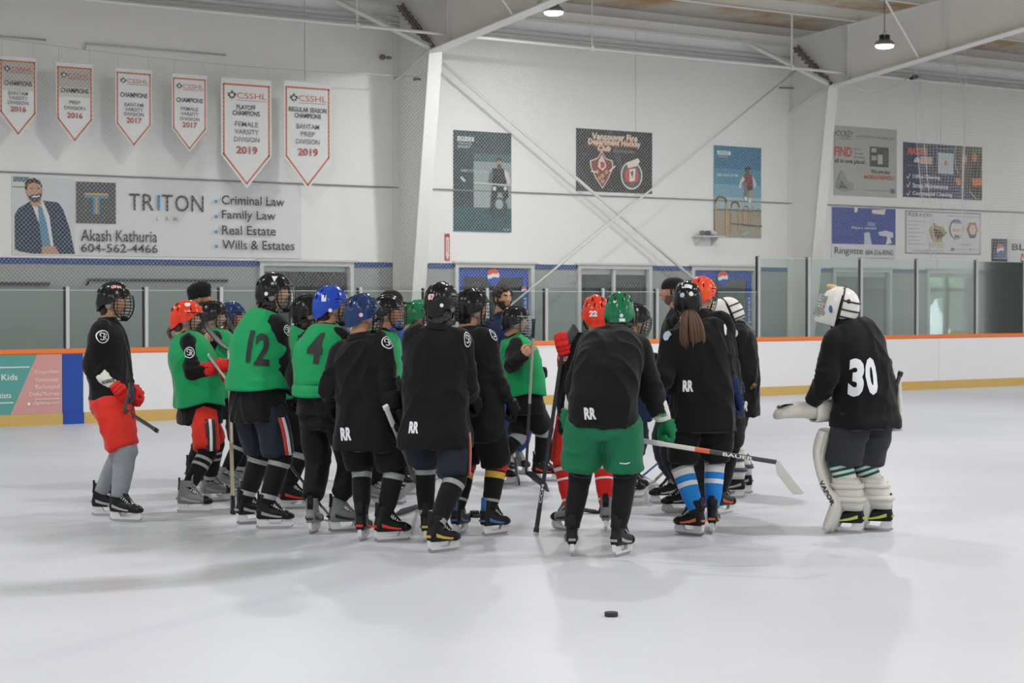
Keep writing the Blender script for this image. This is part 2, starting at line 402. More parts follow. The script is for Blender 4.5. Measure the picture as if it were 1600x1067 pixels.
# ---- cross bracing, pipes, conduits
def rod(name, label, cat, pts, r, m=M_steel, n=6, group=None):
    base = np.asarray(pts[0], float); b = MB(); b.tube([np.asarray(p, float)-base for p in pts], r, n)
    o = b.build(name, m, None, True); o.location = base; return tag(o, label, cat, group)
YX = YW-0.28
A1, A2 = on_y(693, 100, YX), on_y(1205, 540, YX-0.0)
rod('brace_rod', 'diagonal white brace falling from column beside banners to far column foot', 'brace', [A1, A2], 0.028)
B1, B2 = on_y(1246, 108, YX-0.1), on_y(770, 500, YX-0.1)
rod('brace_rod', 'thin diagonal white brace crossing in front of the crest poster', 'brace', [B1, B2], 0.018)
YP = YW-1.45
pipe = thing('sprinkler_pipe', 'long white sprinkler pipe hung on thin rods below the roof', 'pipe', (XL, YP, on_y(1000, 83, YP)[2]))
zp = on_y(1000, 83, YP)[2]
b = MB(); b.tube([(0,0,0),(XR-XL,0,0)], 0.026, 8); b.build('pipe', M_steel, pipe, True)
for px in (558, 925, 1237, 1508):
    X = on_y(px, 80, YP)[0]-XL; b = MB(); b.tube([(X,0,-0.04),(X,0,eave(YP)+0.25-zp)], 0.012 if px != 1237 else 0.02, 6); b.build('hanger_rod', M_steel, pipe)
    b = MB(); b.cbox((X,0,0), (0.07,0.08,0.09), 0.01); b.build('pipe_clamp', M_steel, pipe)
for k, (py, rr) in enumerate(((66, 0.016), (74, 0.020), (79, 0.014))):
    z = on_y(1000, py, YW-0.06)[2]
    rod('conduit', ['uppermost thin conduit running along the wall', 'thicker middle conduit running along the wall', 'lowest thin conduit running along the wall'][k], 'conduit', [(9, YW-0.05, z), (XR, YW-0.05, z)], rr, M_alu, 6)
# slim wall rails
def rail(name, label, p0, p1, m, r=0.014):
    A = on_y(*p0, YW-0.05); B = on_y(*p1, YW-0.05); B[2] = A[2]
    rod(name, label, 'rail', [A+np.array([0,0.05,-0.07]), A+np.array([0,0,-0.05]), A, B, B+np.array([0,0.06,0])], r, m, 6)
rail('wall_rail', 'slim white rail on the wall high above the 2016 and 2017 banners', (134, 68), (353, 88), M_alu)
rail('wall_rail', 'short white rail on the wall above the first 2016 banner', (-150, 44), (72, 60), M_alu)
M_drail = mat('dark_rail', (70, 74, 76), 0.5, 0.3)
rail('wall_rail', 'dark rail on grey wall behind the player in red pants', (138, 437), (356, 440), M_drail, 0.02)
rail('wall_rail', 'dark rail on grey wall left of the player in red pants', (-120, 442), (78, 443), M_drail, 0.02)
# small wall fixture
p = on_y(601, 90, YW-0.06); t = thing('wall_light', 'small bare dark wall fixture between banners and column', 'fixture', (p[0], YW, p[2]))
b = MB(); b.cbox((0,-0.02,0), (0.05,0.04,0.06), 0.01); b.build('base', M_alu, t)
b = MB(); b.ellipsoid((-0.05,-0.08,0), (0.06,0.05,0.045)); b.build('head', M_rust, t, True); b = MB(); b.ellipsoid((0.07,-0.08,0), (0.05,0.04,0.03)); b.build('head', M_rust, t, True)
# bracket and small camera on the right-hand frame
p = on_x(1232, 137, FX[2]-0.3); rod('wall_bracket', 'short rusty bracket on wall beside the far column', 'bracket', [on_y(1218,137,YW-0.05), on_y(1242,138,YW-0.05)], 0.014, M_rust, 6)
c = on_y(1428, 121, YP-0.1); t = thing('security_camera', 'small dark camera clamped on the sprinkler pipe', 'camera', tuple(c))
b = MB(); b.tube([(-0.09,0,-0.03),(0.07,0,0.02)], [0.03,0.045], 10); b.build('housing', mat('dark_plastic', (52,54,54), 0.5), t, True)
b = MB(); b.box((0.1,0.02,0.03), (0.12,0.10,0.04)); b.build('bracket', mat('dark_plastic', (52,54,54), 0.5), t)
pts = [on_y(1335+ (1418-1335)*i/12, 135 + 16*math.sin(PI*i/12) - 13*i/12*1.0, YP-0.05) for i in range(13)]
rod('cable', 'loose white cable drooping from the pipe to the camera', 'cable', pts, 0.008, M_steel, 5)

# ---- high-bay lamps
M_lens = mat('lit_lamp_lens', (255, 255, 255), 0.4, emit=9.0)
M_lampb = mat('grey_lamp_housing', (120, 122, 124), 0.4, 0.5)
def lamp(p, label, lname='lamp_light'):
    r = thing('high_bay_lamp', label, 'lamp', tuple(p), 0, 'high bay lamps')
    b = MB(); b.tube([(0,0,0),(0,0,0.03),(0,0,0.06),(0,0,0.10)], [0.155,0.16,0.14,0.075], 24); b.build('reflector', M_lampb, r, True, 40)
    b = MB(); b.tube([(0,0,-0.045),(0,0,-0.03),(0,0,0.004)], [0.10,0.138,0.150], 24); b.build('lens', M_lens, r)
    b = MB()
    for k in range(8):
        a = PI/4*k; b.box((0.055*math.cos(a), 0.055*math.sin(a), 0.13), (0.06,0.014,0.08), 0, [[math.cos(a),-math.sin(a),0],[math.sin(a),math.cos(a),0],[0,0,1]])
    b.build('heat_sink', mat('dark_plastic', (52,54,54), 0.5), r)
    b = MB(); b.tube([(-0.05,0,0.15),(0,0,0.26),(0.05,0,0.15)], 0.006, 5); b.tube([(0,0,0.26),(0,0,eave(p[1])+0.25-p[2])], 0.008, 6); b.build('cord', mat('grey_cord', (90,90,88), 0.6), r)
    ld = bpy.data.lights.new('lamp_light', 'AREA'); ld.shape = 'DISK'; ld.size = 0.3; ld.energy = LAMP_W; ld.color = (1, 1, 1); ld.spread = math.radians(180)
    lo = bpy.data.objects.new(lname, ld); COL.objects.link(lo); lo.parent = r; lo.location = (0, 0, -0.05)
L1 = at_depth(865, 19, 31.1); L2 = at_depth(1382, 71, 32.3)
lamp(L1, 'lit round lamp beside the rafter of the banner column'); lamp(L2, 'lit round lamp on a cord before the far rafter')
# the same rows of lamps go on over the rest of the rink, out of the picture
_n = 0
for X in (-3.5, 4.5, 12.5, 20.6, 25.0, 33.0, 41.0):
    for Y in (-2.5, 3.5, 9.0, 15.0, 21.5):
        if Y > 20 and X in (20.6, 25.0): continue
        _n += 1; lamp((X, Y, 6.1), 'lit round lamp hanging high over the ice', 'high_bay_light_%02d_offscreen' % _n)

# ---- rink boards
boards = empty('wall_rink_boards', (0, YB, 0)); tag(boards, 'white rink boards with orange cap rail and yellow kick plate', kind='structure')
M_board = mat('white_board', (228, 228, 231), 0.35, noise=0.03, nscale=2.0)
M_kick = mat('yellow_kick_plate', (201, 168, 92), 0.45, noise=0.10, nscale=5)
M_cap = mat('orange_cap_rail', (233, 121, 48), 0.4)
M_bluel = mat('blue_line_paint', (12, 66, 160), 0.45)
posts = [11.83 + 1.2205*i for i in range(-6, 12)] + [26.53, 27.93, 29.49, 31.24, 32.7, 34.0, 35.3]
bx0 = on_y(97, 600, YB)[0]; bx1 = on_y(130, 600, YB)[0]
seams = [4.0, 6.4, 8.8, bx0, bx1, 14.5, 17.0, 19.4, 21.8, 24.3, 26.8, on_y(1467, 560, YB)[0], 33.0, 36.0]
for a, c in zip(seams[:-1], seams[1:]):
    bl = (a == bx0); b = MB(); b.box(((a+c)/2, 0.05, 0.575), (c-a-0.006, 0.10, 0.83)); b.build('board_panel', M_bluel if bl else M_board, boards)
    b = MB(); b.box(((a+c)/2, 0.04, 0.08), (c-a-0.004, 0.13, 0.16)); b.build('kick_plate', M_bluel if bl else M_kick, boards)
b = MB(); b.box((20, 0.07, 0.56), (32, 0.05, 1.0)); b.build('board_backing', M_board, boards)
b = MB(); b.cbox((20, 0.065, 1.025), (32, 0.17, 0.075), 0.015); b.build('cap_rail', M_cap, boards)
M_glass = glass_mat('rink_glass', (0.90, 0.94, 0.93), 0.07, 0.03)
M_edge = mat('glass_edge', (190, 205, 202), 0.3)
for i, X in enumerate(posts):
    tall = X > 25.0; zt = 2.53 if tall else 1.93
    b = MB(); b.cbox((X, 0.06, (1.05+zt)/2), (0.055, 0.05, zt-1.05+0.02), 0.006); b.build('stanchion', M_alu, boards)
    b = MB(); b.box((X-0.035, 0.085, (1.05+zt)/2), (0.02, 0.03, zt-1.05)); b.build('gasket', M_black, boards)
    if i+1 < len(posts):
        X2 = posts[i+1]; zt2 = 2.50 if tall else 1.88
        b = MB(); b.box(((X+X2)/2, 0.065, (1.05+zt2)/2), (X2-X-0.06, 0.012, zt2-1.05)); b.build('glass_pane', M_glass, boards)
        b = MB(); b.box(((X+X2)/2, 0.065, zt2+0.004), (X2-X-0.06, 0.014, 0.008)); b.build('glass_edge', M_edge, boards)
# advertisement on the boards
ax1 = bx0-0.01; a = Sheet('board_advertisement', 'teal and pink dental advertisement on rink boards beside blue panel', 'advertisement', ax1-2.4, 0.985, ax1, 0.165, YB, flat(205,150,146), thick=0.006)
def au(px): return (on_y(px, 600, YB)[0]-(ax1-2.4))/2.4
a.poly([(0,0),(au(58),0),(au(16),1),(0,1)], flat(84,156,150))
wht = flat(228,228,228)
a.line([(au(-80),0.205),(au(45),0.205)], 0.014, wht); a.line([(au(-80),0.80),(au(20),0.80)], 0.014, wht)
a.text('Kids', au(2), 0.32, au(27), 0.42, wht, 0.01); a.text('Adults & Artists', au(-60), 0.63, au(17), 0.72, wht, 0.01)
for i, s in enumerate(('Coquitlam', 'Vancouver', 'Richmond', 'Delta/Surrey')):
    a.text(s, au((54, 54, 55, 45)[i]), 0.26+0.125*i, au(92), 0.34+0.125*i, flat(244,222,218))
a.line([(au(54),0.755),(au(92),0.755)], 0.008, wht); a.text('a3gdental.com', au(50), 0.79, au(92), 0.865, wht); a.disc(au(44), 0.83, 0.010, wht)

# ---- safety net above the glass: real twine
def net(name, label, x0, x1, z0, z1, Y, s, w, m, sag=0.0, square=False):
    b = MB(); rows = []
    H = z1-z0; Wd = x1-x0; V = []; F = []
    def strand(p, q):
        p = np.array(p); q = np.array(q); d = unit(q-p); n = np.cross(d, [0,1,0])*w/2; o = np.array([0, w/2, 0]); k = len(V)
        for e in (p, q): V.extend([e+n, e-n, e-o*1.2])
        F.extend([(k,k+1,k+4,k+3),(k+1,k+2,k+5,k+4),(k+2,k,k+3,k+5)])
    if not square:
        k = -H
        while k < Wd:
            a0 = max(k, 0); a1 = min(k+H, Wd)
            if a1 > a0:
                strand((x0+a0, Y, z0+a0-k), (x0+a1, Y, z0+a1-k)); strand((x0+a0, Y+0.002, z1-(a0-k)), (x0+a1, Y+0.002, z1-(a1-k)))
            k += s
    else:
        nx = int(Wd/s); nz = int(H/s); g = lambda u, v: (x0+u*Wd + 0.05*math.sin(v*9+u*5), Y - sag*math.sin(PI*v)*(0.6+0.4*math.sin(u*14)) + 0.12*math.sin(u*23+v*1.5), z0+v*H)
        for i in range(nx+1):
            for j in range(0, 24): strand(g(i/nx, j/24), g(i/nx, (j+1)/24))
        for j in range(nz+1):
            for i in range(0, 40): strand(g(i/40, j/nz), g((i+1)/40, j/nz))
    b.add(np.array(V)-np.array([x0, Y, z0]), F)
    o = b.build(name, m); o.location = (x0, Y, z0); return tag(o, label, 'net', kind='stuff')
M_net = mat('white_twine', (226, 228, 227), 0.8)
net('safety_net', 'fine white diamond safety net above the rink glass', 9.5, 36.0, 1.95, 6.9, YB+0.12, 0.064, 0.0024, M_net)
zt_ = 6.75
net('goal_end_net', 'heavier square mesh net draped beside the cleaning poster', on_y(1425, 200, YB-0.5)[0], on_y(1425, 200, YB-0.5)[0]+5.0, 2.55, zt_, YB-0.5, 0.055, 0.005, mat('goal_net_twine', (205,206,204), 0.7), 0.5, True)
for k, px in enumerate((1432, 1440)):
    P0 = on_y(px-4, 110, YB-0.45); P1 = on_y(px+25, 420, YB-0.45)
    rod('net_cord', ['slack white cord gathering the edge of the square net', 'second slack cord inside the edge of the square net'][k], 'cord', [P0+(P1-P0)*t+np.array([0.12*math.sin(PI*t)*(-1+k*0.6),0,0]) for t in np.linspace(0,1,9)], 0.007, mat('goal_net_twine', (205,206,204), 0.7), 5)
# ================================================================ WINDOWS AND THE LOBBY BEHIND
M_wglass = glass_mat('window_glass', (0.92, 0.95, 0.95), 0.08, 0.02)
M_lobby = mat('lobby_wall', (176, 180, 178), 0.7, noise=0.03)
M_beige = mat('lobby_beadboard', (196, 196, 190), 0.6)
YR = YW + 4.2
b = MB(); b.box(((XL+XR)/2, (YW+YR)/2+0.1, -0.05), (XR-XL, YR-YW, 0.1)); tag(b.build('floor', mat('lobby_rubber_floor', (84,88,88), 0.6)), 'grey lobby floor behind the wall', kind='structure')
b = MB(); b.box(((XL+XR)/2, (YW+YR)/2+0.1, 2.75), (XR-XL, YR-YW, 0.1)); tag(b.build('ceiling', mat('lobby_ceiling', (190,190,186), 0.8)), 'lobby ceiling', kind='structure')
dX0, dX1 = on_y(1443, 450, YR)[0], on_y(1512, 450, YR)[0]
for a, c in ((XL, dX0), (dX1, XR)):
    b = MB(); b.box(((a+c)/2, YR+0.1, 1.35), (c-a, 0.2, 2.8)); tag(b.build('wall_lobby', M_lobby), 'grey lobby wall', kind='structure')
b = MB(); b.box(((dX0+dX1)/2, YR+0.1, 2.6), (dX1-dX0, 0.2, 0.4)); tag(b.build('wall_lobby', M_lobby), 'grey lobby wall over the exit', kind='structure')
def window(n, x0, x1, zt, nm=1, zb=0.35, name=None, fw=0.075):
    r = empty((name or 'window_%d') % n, (x0, YW, 0)); tag(r, ['white framed lobby window', 'lobby window with vinyl border'][n in (2, 4)], kind='structure'); w = x1-x0
    for a in (fw/2, w-fw/2):
        b = MB(); b.cbox((a, 0.02, (zb+zt)/2), (fw, 0.14, zt-zb), 0.006); b.build('window_frame', M_frame, r)
    for z in (zb+fw/2, zt-fw/2):
        b = MB(); b.cbox((w/2, 0.02, z), (w, 0.13, fw), 0.006); b.build('window_frame', M_frame, r)
    b = MB(); b.cbox((w/2, -0.06, zt+0.012), (w+0.12, 0.05, 0.035), 0.006); b.build('drip_cap', M_frame, r)
    for i in range(nm):
        a = fw + (w-2*fw)*i/nm; c = fw + (w-2*fw)*(i+1)/nm
        b = MB(); b.box(((a+c)/2, 0.04, (zb+zt)/2), (c-a-0.01, 0.01, zt-zb-2*fw)); b.build('glass_pane', M_wglass, r)
        if i: b = MB(); b.cbox((a, 0.03, (zb+zt)/2), (0.06, 0.08, zt-zb-fw), 0.006); b.build('mullion', M_frame, r)
    return r
def globe(parent, X, Z, R, y, mats=None):
    red, white, blue = flat(226,92,50), flat(236,236,236), flat(30,84,170)
    b = MB(); a = np.linspace(0, 2*PI, 28, endpoint=False)
    b.prism([(R*1.10*math.cos(t), R*1.22*math.sin(t)) for t in a], 0, 0.006, (X, y, Z)); b.build('badge_rim', blue, parent)
    b = MB(); b.prism([(R*0.9*math.cos(t), R*0.95*math.sin(t)) for t in a], 0, 0.009, (X, y, Z)); b.build('badge_disc', white, parent)
    up = [(R*0.9*math.cos(t), R*0.95*math.sin(t)) for t in np.linspace(0.12*PI, 0.98*PI, 16)] + [(-R*0.5, R*0.12), (-R*0.1, R*0.30), (R*0.35, R*0.22)]
    dn = [(R*0.9*math.cos(t), R*0.95*math.sin(t)) for t in np.linspace(1.14*PI, 1.93*PI, 16)] + [(R*0.5, -R*0.22), (R*0.05, -R*0.16), (-R*0.4, -R*0.34)]
    b = MB(); b.prism(up, 0.009, 0.012, (X, y, Z)); b.build('badge_wave', red, parent)
    b = MB(); b.prism(dn, 0.009, 0.012, (X, y, Z)); b.build('badge_wave', blue, parent)
def wall_text(parent, s, X0, Z0, X1, Z1, y, m, bold=0.0, rot=False, shear=0.0):
    V, F = text2d(s, bold, shear)
    if rot: V = np.stack([1-V[:,1], V[:,0]], 1)
    b = MB(); b.add(np.stack([X0+V[:,0]*(X1-X0), np.full(len(V), y), Z0+V[:,1]*(Z1-Z0)], 1), F); return b.build('lettering', m, parent)
for n, (x0, x1, zt) in enumerate(OPEN[:5], 1):
    r = window(n, x0, x1, zt, 2 if n in (3, 5) else 1)
    if n in (2, 4):                                    # blue vinyl border with badge
        w = x1-x0; m = M_vin = mat('blue_vinyl', (28, 78, 168), 0.4)
        o0, o1, ob, ot = 0.09, w-0.09, 0.45, zt-0.085; i0, i1, it = 0.21, w-0.21, zt-0.235
        def rc(cx, cz, R, a0, a1): return [(cx+R*math.cos(t), cz+R*math.sin(t)) for t in np.linspace(a0, a1, 7)]
        out = [(o0, ob)] + [(o0, ot-0.12)] + rc(o0+0.12, ot-0.12, 0.12, PI, PI/2) + rc(o1-0.12, ot-0.12, 0.12, PI/2, 0) + [(o1, ob)]
        inn = [(i0, ob)] + [(i0, it-0.05)] + rc(i0+0.05, it-0.05, 0.05, PI, PI/2) + rc(i1-0.05, it-0.05, 0.05, PI/2, 0) + [(i1, ob)]
        k = len(out); V = [(p[0], 0.03, p[1]) for p in out] + [(p[0], 0.03, p[1]) for p in inn]
        b = MB(); b.add(V, [(i, i+1, i+1+k, i+k) for i in range(k-1)]); b.build('vinyl_border', m, r)
        globe(r, w*0.5, zt-0.21, 0.14, 0.026)
        wall_text(r, 'pepsi', i1+0.02, 1.30, o1-0.02, 1.78, 0.024, flat(200,214,230), 0.01, True)
        globe(r, i1+0.02, 1.92 if n == 2 else 1.15, 0.06, 0.022)
# door to the lobby
x0, x1, zt = OPEN[5]
d = window(6, x0, x1, zt, 1, 0.0, 'door_%d'); d['label'] = 'glazed lobby door with bright exit beyond'
b = MB(); b.cbox((x1-x0-0.12, -0.02, 1.05), (0.03, 0.05, 0.3), 0.01); b.build('door_handle', M_alu, d)
# exit door in the lobby and the lit garden beyond it
e = empty('door_2', (dX0, YR, 0)); tag(e, 'glazed exit door to the garden', kind='structure'); w = dX1-dX0
M_teal = mat('teal_door_frame', (60, 110, 110), 0.5)
for a in (0.05, w/2, w-0.05):
    b = MB(); b.cbox((a, 0.0, 1.2), (0.11, 0.1, 2.4), 0.01); b.build('door_frame', M_teal, e)
for z in (0.1, 1.98, 2.36):
    b = MB(); b.cbox((w/2, 0.0, z), (w, 0.1, 0.10), 0.01); b.build('door_frame', M_teal, e)
for a, c in ((0.1, w/2-0.05), (w/2+0.05, w-0.1)):
    b = MB(); b.box(((a+c)/2, 0.02, 1.05), (c-a, 0.01, 1.85)); b.build('glass_pane', M_wglass, e)
m = mat('garden_hedge', (150, 190, 150), 0.8, noise=0.55, nscale=3.5, bump=0.8, bscale=8)
b = MB(); R_ = random.Random(3)
for i in range(60): b.ellipsoid((R_.uniform(-4, 5), R_.uniform(-0.4, 0.6), R_.uniform(0.2, 3.2)), R_.uniform(0.3, 0.6), 8, 6)
h = b.build('garden_hedge', m, None, True); h.location = ((dX0+dX1)/2+2.5, YR+4.5, 0); tag(h, 'pale green hedge outside the exit door', 'hedge')
b = MB(); b.box((dX0+4, YR+4, -0.06), (16, 7.6, 0.1)); tag(b.build('floor', mat('outdoor_paving', (200,200,196), 0.8)), 'pale paving outside the exit door', kind='structure')
# lobby contents
def panel_on(Y, px0, py0, px1, py1): A = on_y(px0, py0, Y); B = on_y(px1, py1, Y); return A[0], A[2], B[0], B[2]
YI = YW + 2.7
X0, Z1, X1, _ = panel_on(YI, 395, 405, 566, 480)
t = thing('beadboard_partition', 'pale beadboard partition behind the window with pennants', 'partition', (X0, YI, 0))
n = 16; wd = (X1-X0)/n
for i in range(n):
    b = MB(); b.cbox((wd*(i+0.5), 0, 1.35), (wd-0.008, 0.03, 2.7), 0.006); b.build('plank', M_beige, t)
b = MB(); b.box(((X1-X0)/2, 0.025, 1.35), (X1-X0, 0.02, 2.7)); b.build('backing', M_beige, t)
for px, col, nm in ((436, (196,120,108), 'faded red'), (473, (84,142,190), 'blue'), (511, (206,176,118), 'yellow')):
    P = on_y(px, 417, YI-0.35); t = thing('pennant', '%s triangular pennant hanging inside the lobby window' % nm, 'pennant', (P[0], YI-0.35, P[2]-0.02))
    b = MB(); b.prism([(-0.10,0.0),(0.10,0.0),(0.0,-0.30 if nm != 'faded red' else -0.26)] if nm != 'faded red' else [(-0.11,0.0),(0.11,0.0),(0.10,-0.24),(-0.10,-0.24)], 0, 0.004); b.build('cloth', mat('pennant_'+nm.replace(' ','_'), col, 0.8), t)
    b = MB(); b.tube([(-0.09,0,2.71-P[2]+0.02),(-0.09,0,0),(0.09,0,0),(0.09,0,2.71-P[2]+0.02)], 0.005, 5); b.build('string', M_frame, t)
A = on_y(485, 470, YI-0.15); B = on_y(512, 414, YI-0.15)
rod('duct', 'slanting grey duct behind the pennant window', 'duct', [A+(A-B)*0.6, B+(B-A)*0.0], 0.13, mat('grey_duct', (150,152,150), 0.6), 12)
# window 3: pillar and dark screen
X0, Z1, X1, Z0 = panel_on(YW+1.2, 952, 440, 997, 520)
t = thing('display_screen', 'dark screen leaning inside the plain lobby window', 'screen', ((X0+X1)/2, YW+1.2, 0.9))
b = MB(); b.cbox((0,0,(Z1-0.9)/2), (X1-X0, 0.08, Z1-0.9), 0.01); b.build('casing', M_black, t); b = MB(); b.cbox((0,-0.045,(Z1-0.9)/2), (X1-X0-0.08, 0.01, Z1-0.98), 0.004); b.build('screen', mat('dark_screen', (44,62,62), 0.25), t)
b = MB(); b.cbox((0,0,-0.45), (0.5,0.3,0.9), 0.02); b.build('stand', M_lobby, t)
X0 = on_y(918, 440, YW+2.7)[0]
b = MB(); b.cbox((0,0,1.35), (0.42,0.42,2.72), 0.02); o = b.build('lobby_pillar', mat('pale_concrete', (170,172,166), 0.8, noise=0.08, nscale=4)); o.location = (X0, YW+2.7, 0); tag(o, 'pale concrete pillar inside the plain lobby window', 'pillar')
# window 5: red room
X0, Z1, X1, Z0 = panel_on(YW+3.4, 1285, 405, 1420, 530)
t = thing('red_partition', 'red partition behind the window under the ringette poster', 'partition', ((X0+X1)/2, YW+3.4, 0))
b = MB(); b.box((0,0,1.35), (X1-X0+0.6, 0.06, 2.7)); b.build('panel', mat('red_wall_paint', (168,40,44), 0.6, noise=0.06), t)
b = MB(); b.cbox((0.12,-0.05,1.45), (0.95,0.06,1.35), 0.01); b.build('dark_board', mat('dark_blue_board', (42,52,62), 0.5), t)
# window 2 / 4: interiors
for px, col in ((735, (60,110,150)), (1160, (128,70,64))):
    P = on_y(px, 470, YW+1.0); t = thing('drinks_cooler', ['tall blue drinks cooler behind the vinyl bordered window nearest the banners', 'tall reddish drinks cooler behind the vinyl bordered window under sprinter poster'][px > 1000], 'cooler', (P[0], YW+1.2, 0))
    b = MB(); b.cbox((0,0,0.95), (0.6,0.6,1.9), 0.02); b.build('cabinet', mat('cooler_%d' % px, col, 0.5), t)
    b = MB(); b.cbox((0,-0.31,1.0), (0.5,0.02,1.5), 0.01); b.build('door', mat('cooler_door', (96,120,122), 0.2), t); b = MB(); b.cbox((0,-0.31,1.82), (0.52,0.02,0.12), 0.01); b.build('sign', mat('cooler_sign', (180,190,196), 0.4), t)

# ================================================================ BANNERS, POSTERS
YF = YW - 0.62
WP0 = on_y(-60, 52, YF); WP1 = on_y(657, 120, YF)
orange = flat(196,96,52); dark = flat(46,48,48); mid = flat(98,100,100); red = flat(176,66,50); whitec = flat(222,223,222)
M_ban = mat('white_banner_cloth', (224, 225, 224), 0.7, noise=0.02)
def banner(px0, py0, px1, py1, lines, year, label, grey=False, big=False):
    A = on_y(px0, py0, YF); B = on_y(px1, py1, YF)
    out = [(0,0),(1,0),(1,0.70),(0.5,1),(0,0.70)]
    s = Sheet('championship_banner', label, 'banner', A[0], A[2], B[0], B[2], YF, M_ban, 'championship banners on the wire', 0.008, out)
    if grey: s.poly([(0.03,0.05),(0.97,0.05),(0.97,0.30),(0.03,0.30)], flat(176,172,164)); s.poly([(0.03,0.30),(0.97,0.30),(0.97,0.42),(0.03,0.42)], flat(200,198,193))
    e = 0.05
    s.line([(e,0.055),(1-e,0.055),(1-e,0.692),(0.5,0.955),(e,0.692),(e,0.055)], 0.022 if not big else 0.028, orange, 'border')
    # maple leaf
    lf = [(0,1),(.18,.62),(.34,.72),(.28,.3),(.55,.52),(.62,.38),(.92,.45),(.80,.15),(.95,.05),(.45,-.35),(.5,-.52),(.05,-.45),(.05,-.9),(-.05,-.9),(-.05,-.45),(-.5,-.52),(-.45,-.35),(-.95,.05),(-.80,.15),(-.92,.45),(-.62,.38),(-.55,.52),(-.28,.3),(-.34,.72),(-.18,.62)]
    k = s.w/s.h
    s.poly([(0.21+q[0]*0.095, 0.155-q[1]*0.085*k*1.2) for q in lf], dark, 'leaf_emblem'); s.poly([(0.21+q[0]*0.045, 0.155-q[1]*0.042*k*1.2) for q in lf], whitec, 'leaf_emblem')
    s.text('CSSHL', 0.31, 0.125, 0.90, 0.178, orange)
    s.line([(0.31,0.195),(0.90,0.195)], 0.006, mid)
    for (tx, u0, u1, v0, v1, bd) in lines: s.text(tx, u0, v0, u1, v1, dark if bd else mid, 0.02 if bd else 0.004)
    s.text(year, 0.29, 0.615, 0.71, 0.685, red, 0.02)
    b = MB(); b.tube([(-s.w/2,-0.004,s.h),(s.w/2,-0.004,s.h)], 0.016, 6); b.build('top_rod', M_ban, s.root)
    for q in (-s.w*0.42, s.w*0.42):
        X = s.root.location.x+q; t_ = (X-WP0[0])/(WP1[0]-WP0[0]); zz = WP0[2]+(WP1[2]-WP0[2])*t_-0.10*math.sin(PI*t_)-s.root.location.z
        b = MB(); b.tube([(q,-0.004,s.h),(q,0.0,zz)], 0.004, 5); b.build('hanger_string', M_alu, s.root)
    return s
C5 = lambda v: ('CHAMPIONS', 0.12, 0.88, v, v+0.06, True)
banner(-2, 87, 57, 216, [C5(0.30), ('BANTAM',.24,.76,.43,.475,0), ('VARSITY',.25,.75,.49,.535,0), ('DIVISION',.22,.78,.55,.595,0)], '2016', 'white 2016 bantam varsity champions banner with grey top', True)
banner(87, 97, 145, 226, [C5(0.31), ('PREP',.35,.65,.465,.51,0), ('DIVISION',.22,.78,.535,.58,0)], '2016', 'white 2016 prep division champions banner with grey top', True)
banner(180, 106, 237, 233, [C5(0.30), ('BANTAM',.24,.76,.43,.475,0), ('VARSITY',.25,.75,.49,.535,0), ('DIVISION',.23,.77,.55,.595,0)], '2017', 'white 2017 bantam varsity champions banner')
banner(268, 115, 323, 239, [C5(0.30), ('FEMALE',.25,.75,.42,.465,0), ('VARSITY',.25,.75,.485,.53,0), ('DIVISION',.22,.78,.55,.595,0)], '2017', 'white 2017 female varsity champions banner')
banner(345, 121, 424, 296, [('PLAYOFF',.30,.68,.235,.28,True), ('CHAMPIONS',.22,.76,.29,.335,True), ('FEMALE',.27,.73,.39,.435,0), ('VARSITY',.26,.74,.46,.505,0), ('DIVISION',.25,.75,.53,.575,0)], '2019', 'larger white 2019 female varsity playoff champions banner', False, True)
banner(443, 126, 517, 298, [('REGULAR SEASON',.10,.90,.235,.28,True), ('CHAMPIONS',.22,.78,.29,.335,True), ('BANTAM',.26,.74,.39,.435,0), ('PREP',.35,.65,.46,.505,0), ('DIVISION',.25,.75,.53,.575,0)], '2019', 'larger white 2019 bantam prep regular season banner', False, True)
P0, P1 = WP0, WP1
rod('banner_wire', 'thin sagging wire carrying the banners along the wall', 'wire', [P0+(P1-P0)*t-np.array([0,0,0.10*math.sin(PI*t)]) for t in np.linspace(0,1,13)], 0.006, M_alu, 5)
p = on_x(657, 124, FX[1]-0.04); t = thing('wire_hook', 'small hook holding the banner wire on the column', 'hook', tuple(p)); b = MB(); b.tube([(0,0,0),(-0.10,0.02,0.0)], 0.02, 6); b.build('bolt', M_rust, t); b = MB(); b.ellipsoid((-0.1,0.02,0), 0.03, 8, 5); b.build('eye', M_rust, t)

def poster(px0, py0, px1, py1, name, label, base, cat='poster', thick=0.015):
    A = on_y(px0, py0, YW); B = on_y(px1, py1, YW)
    return Sheet(name, label, cat, A[0], A[2], B[0], B[2], YW-0.002, base, None, thick)
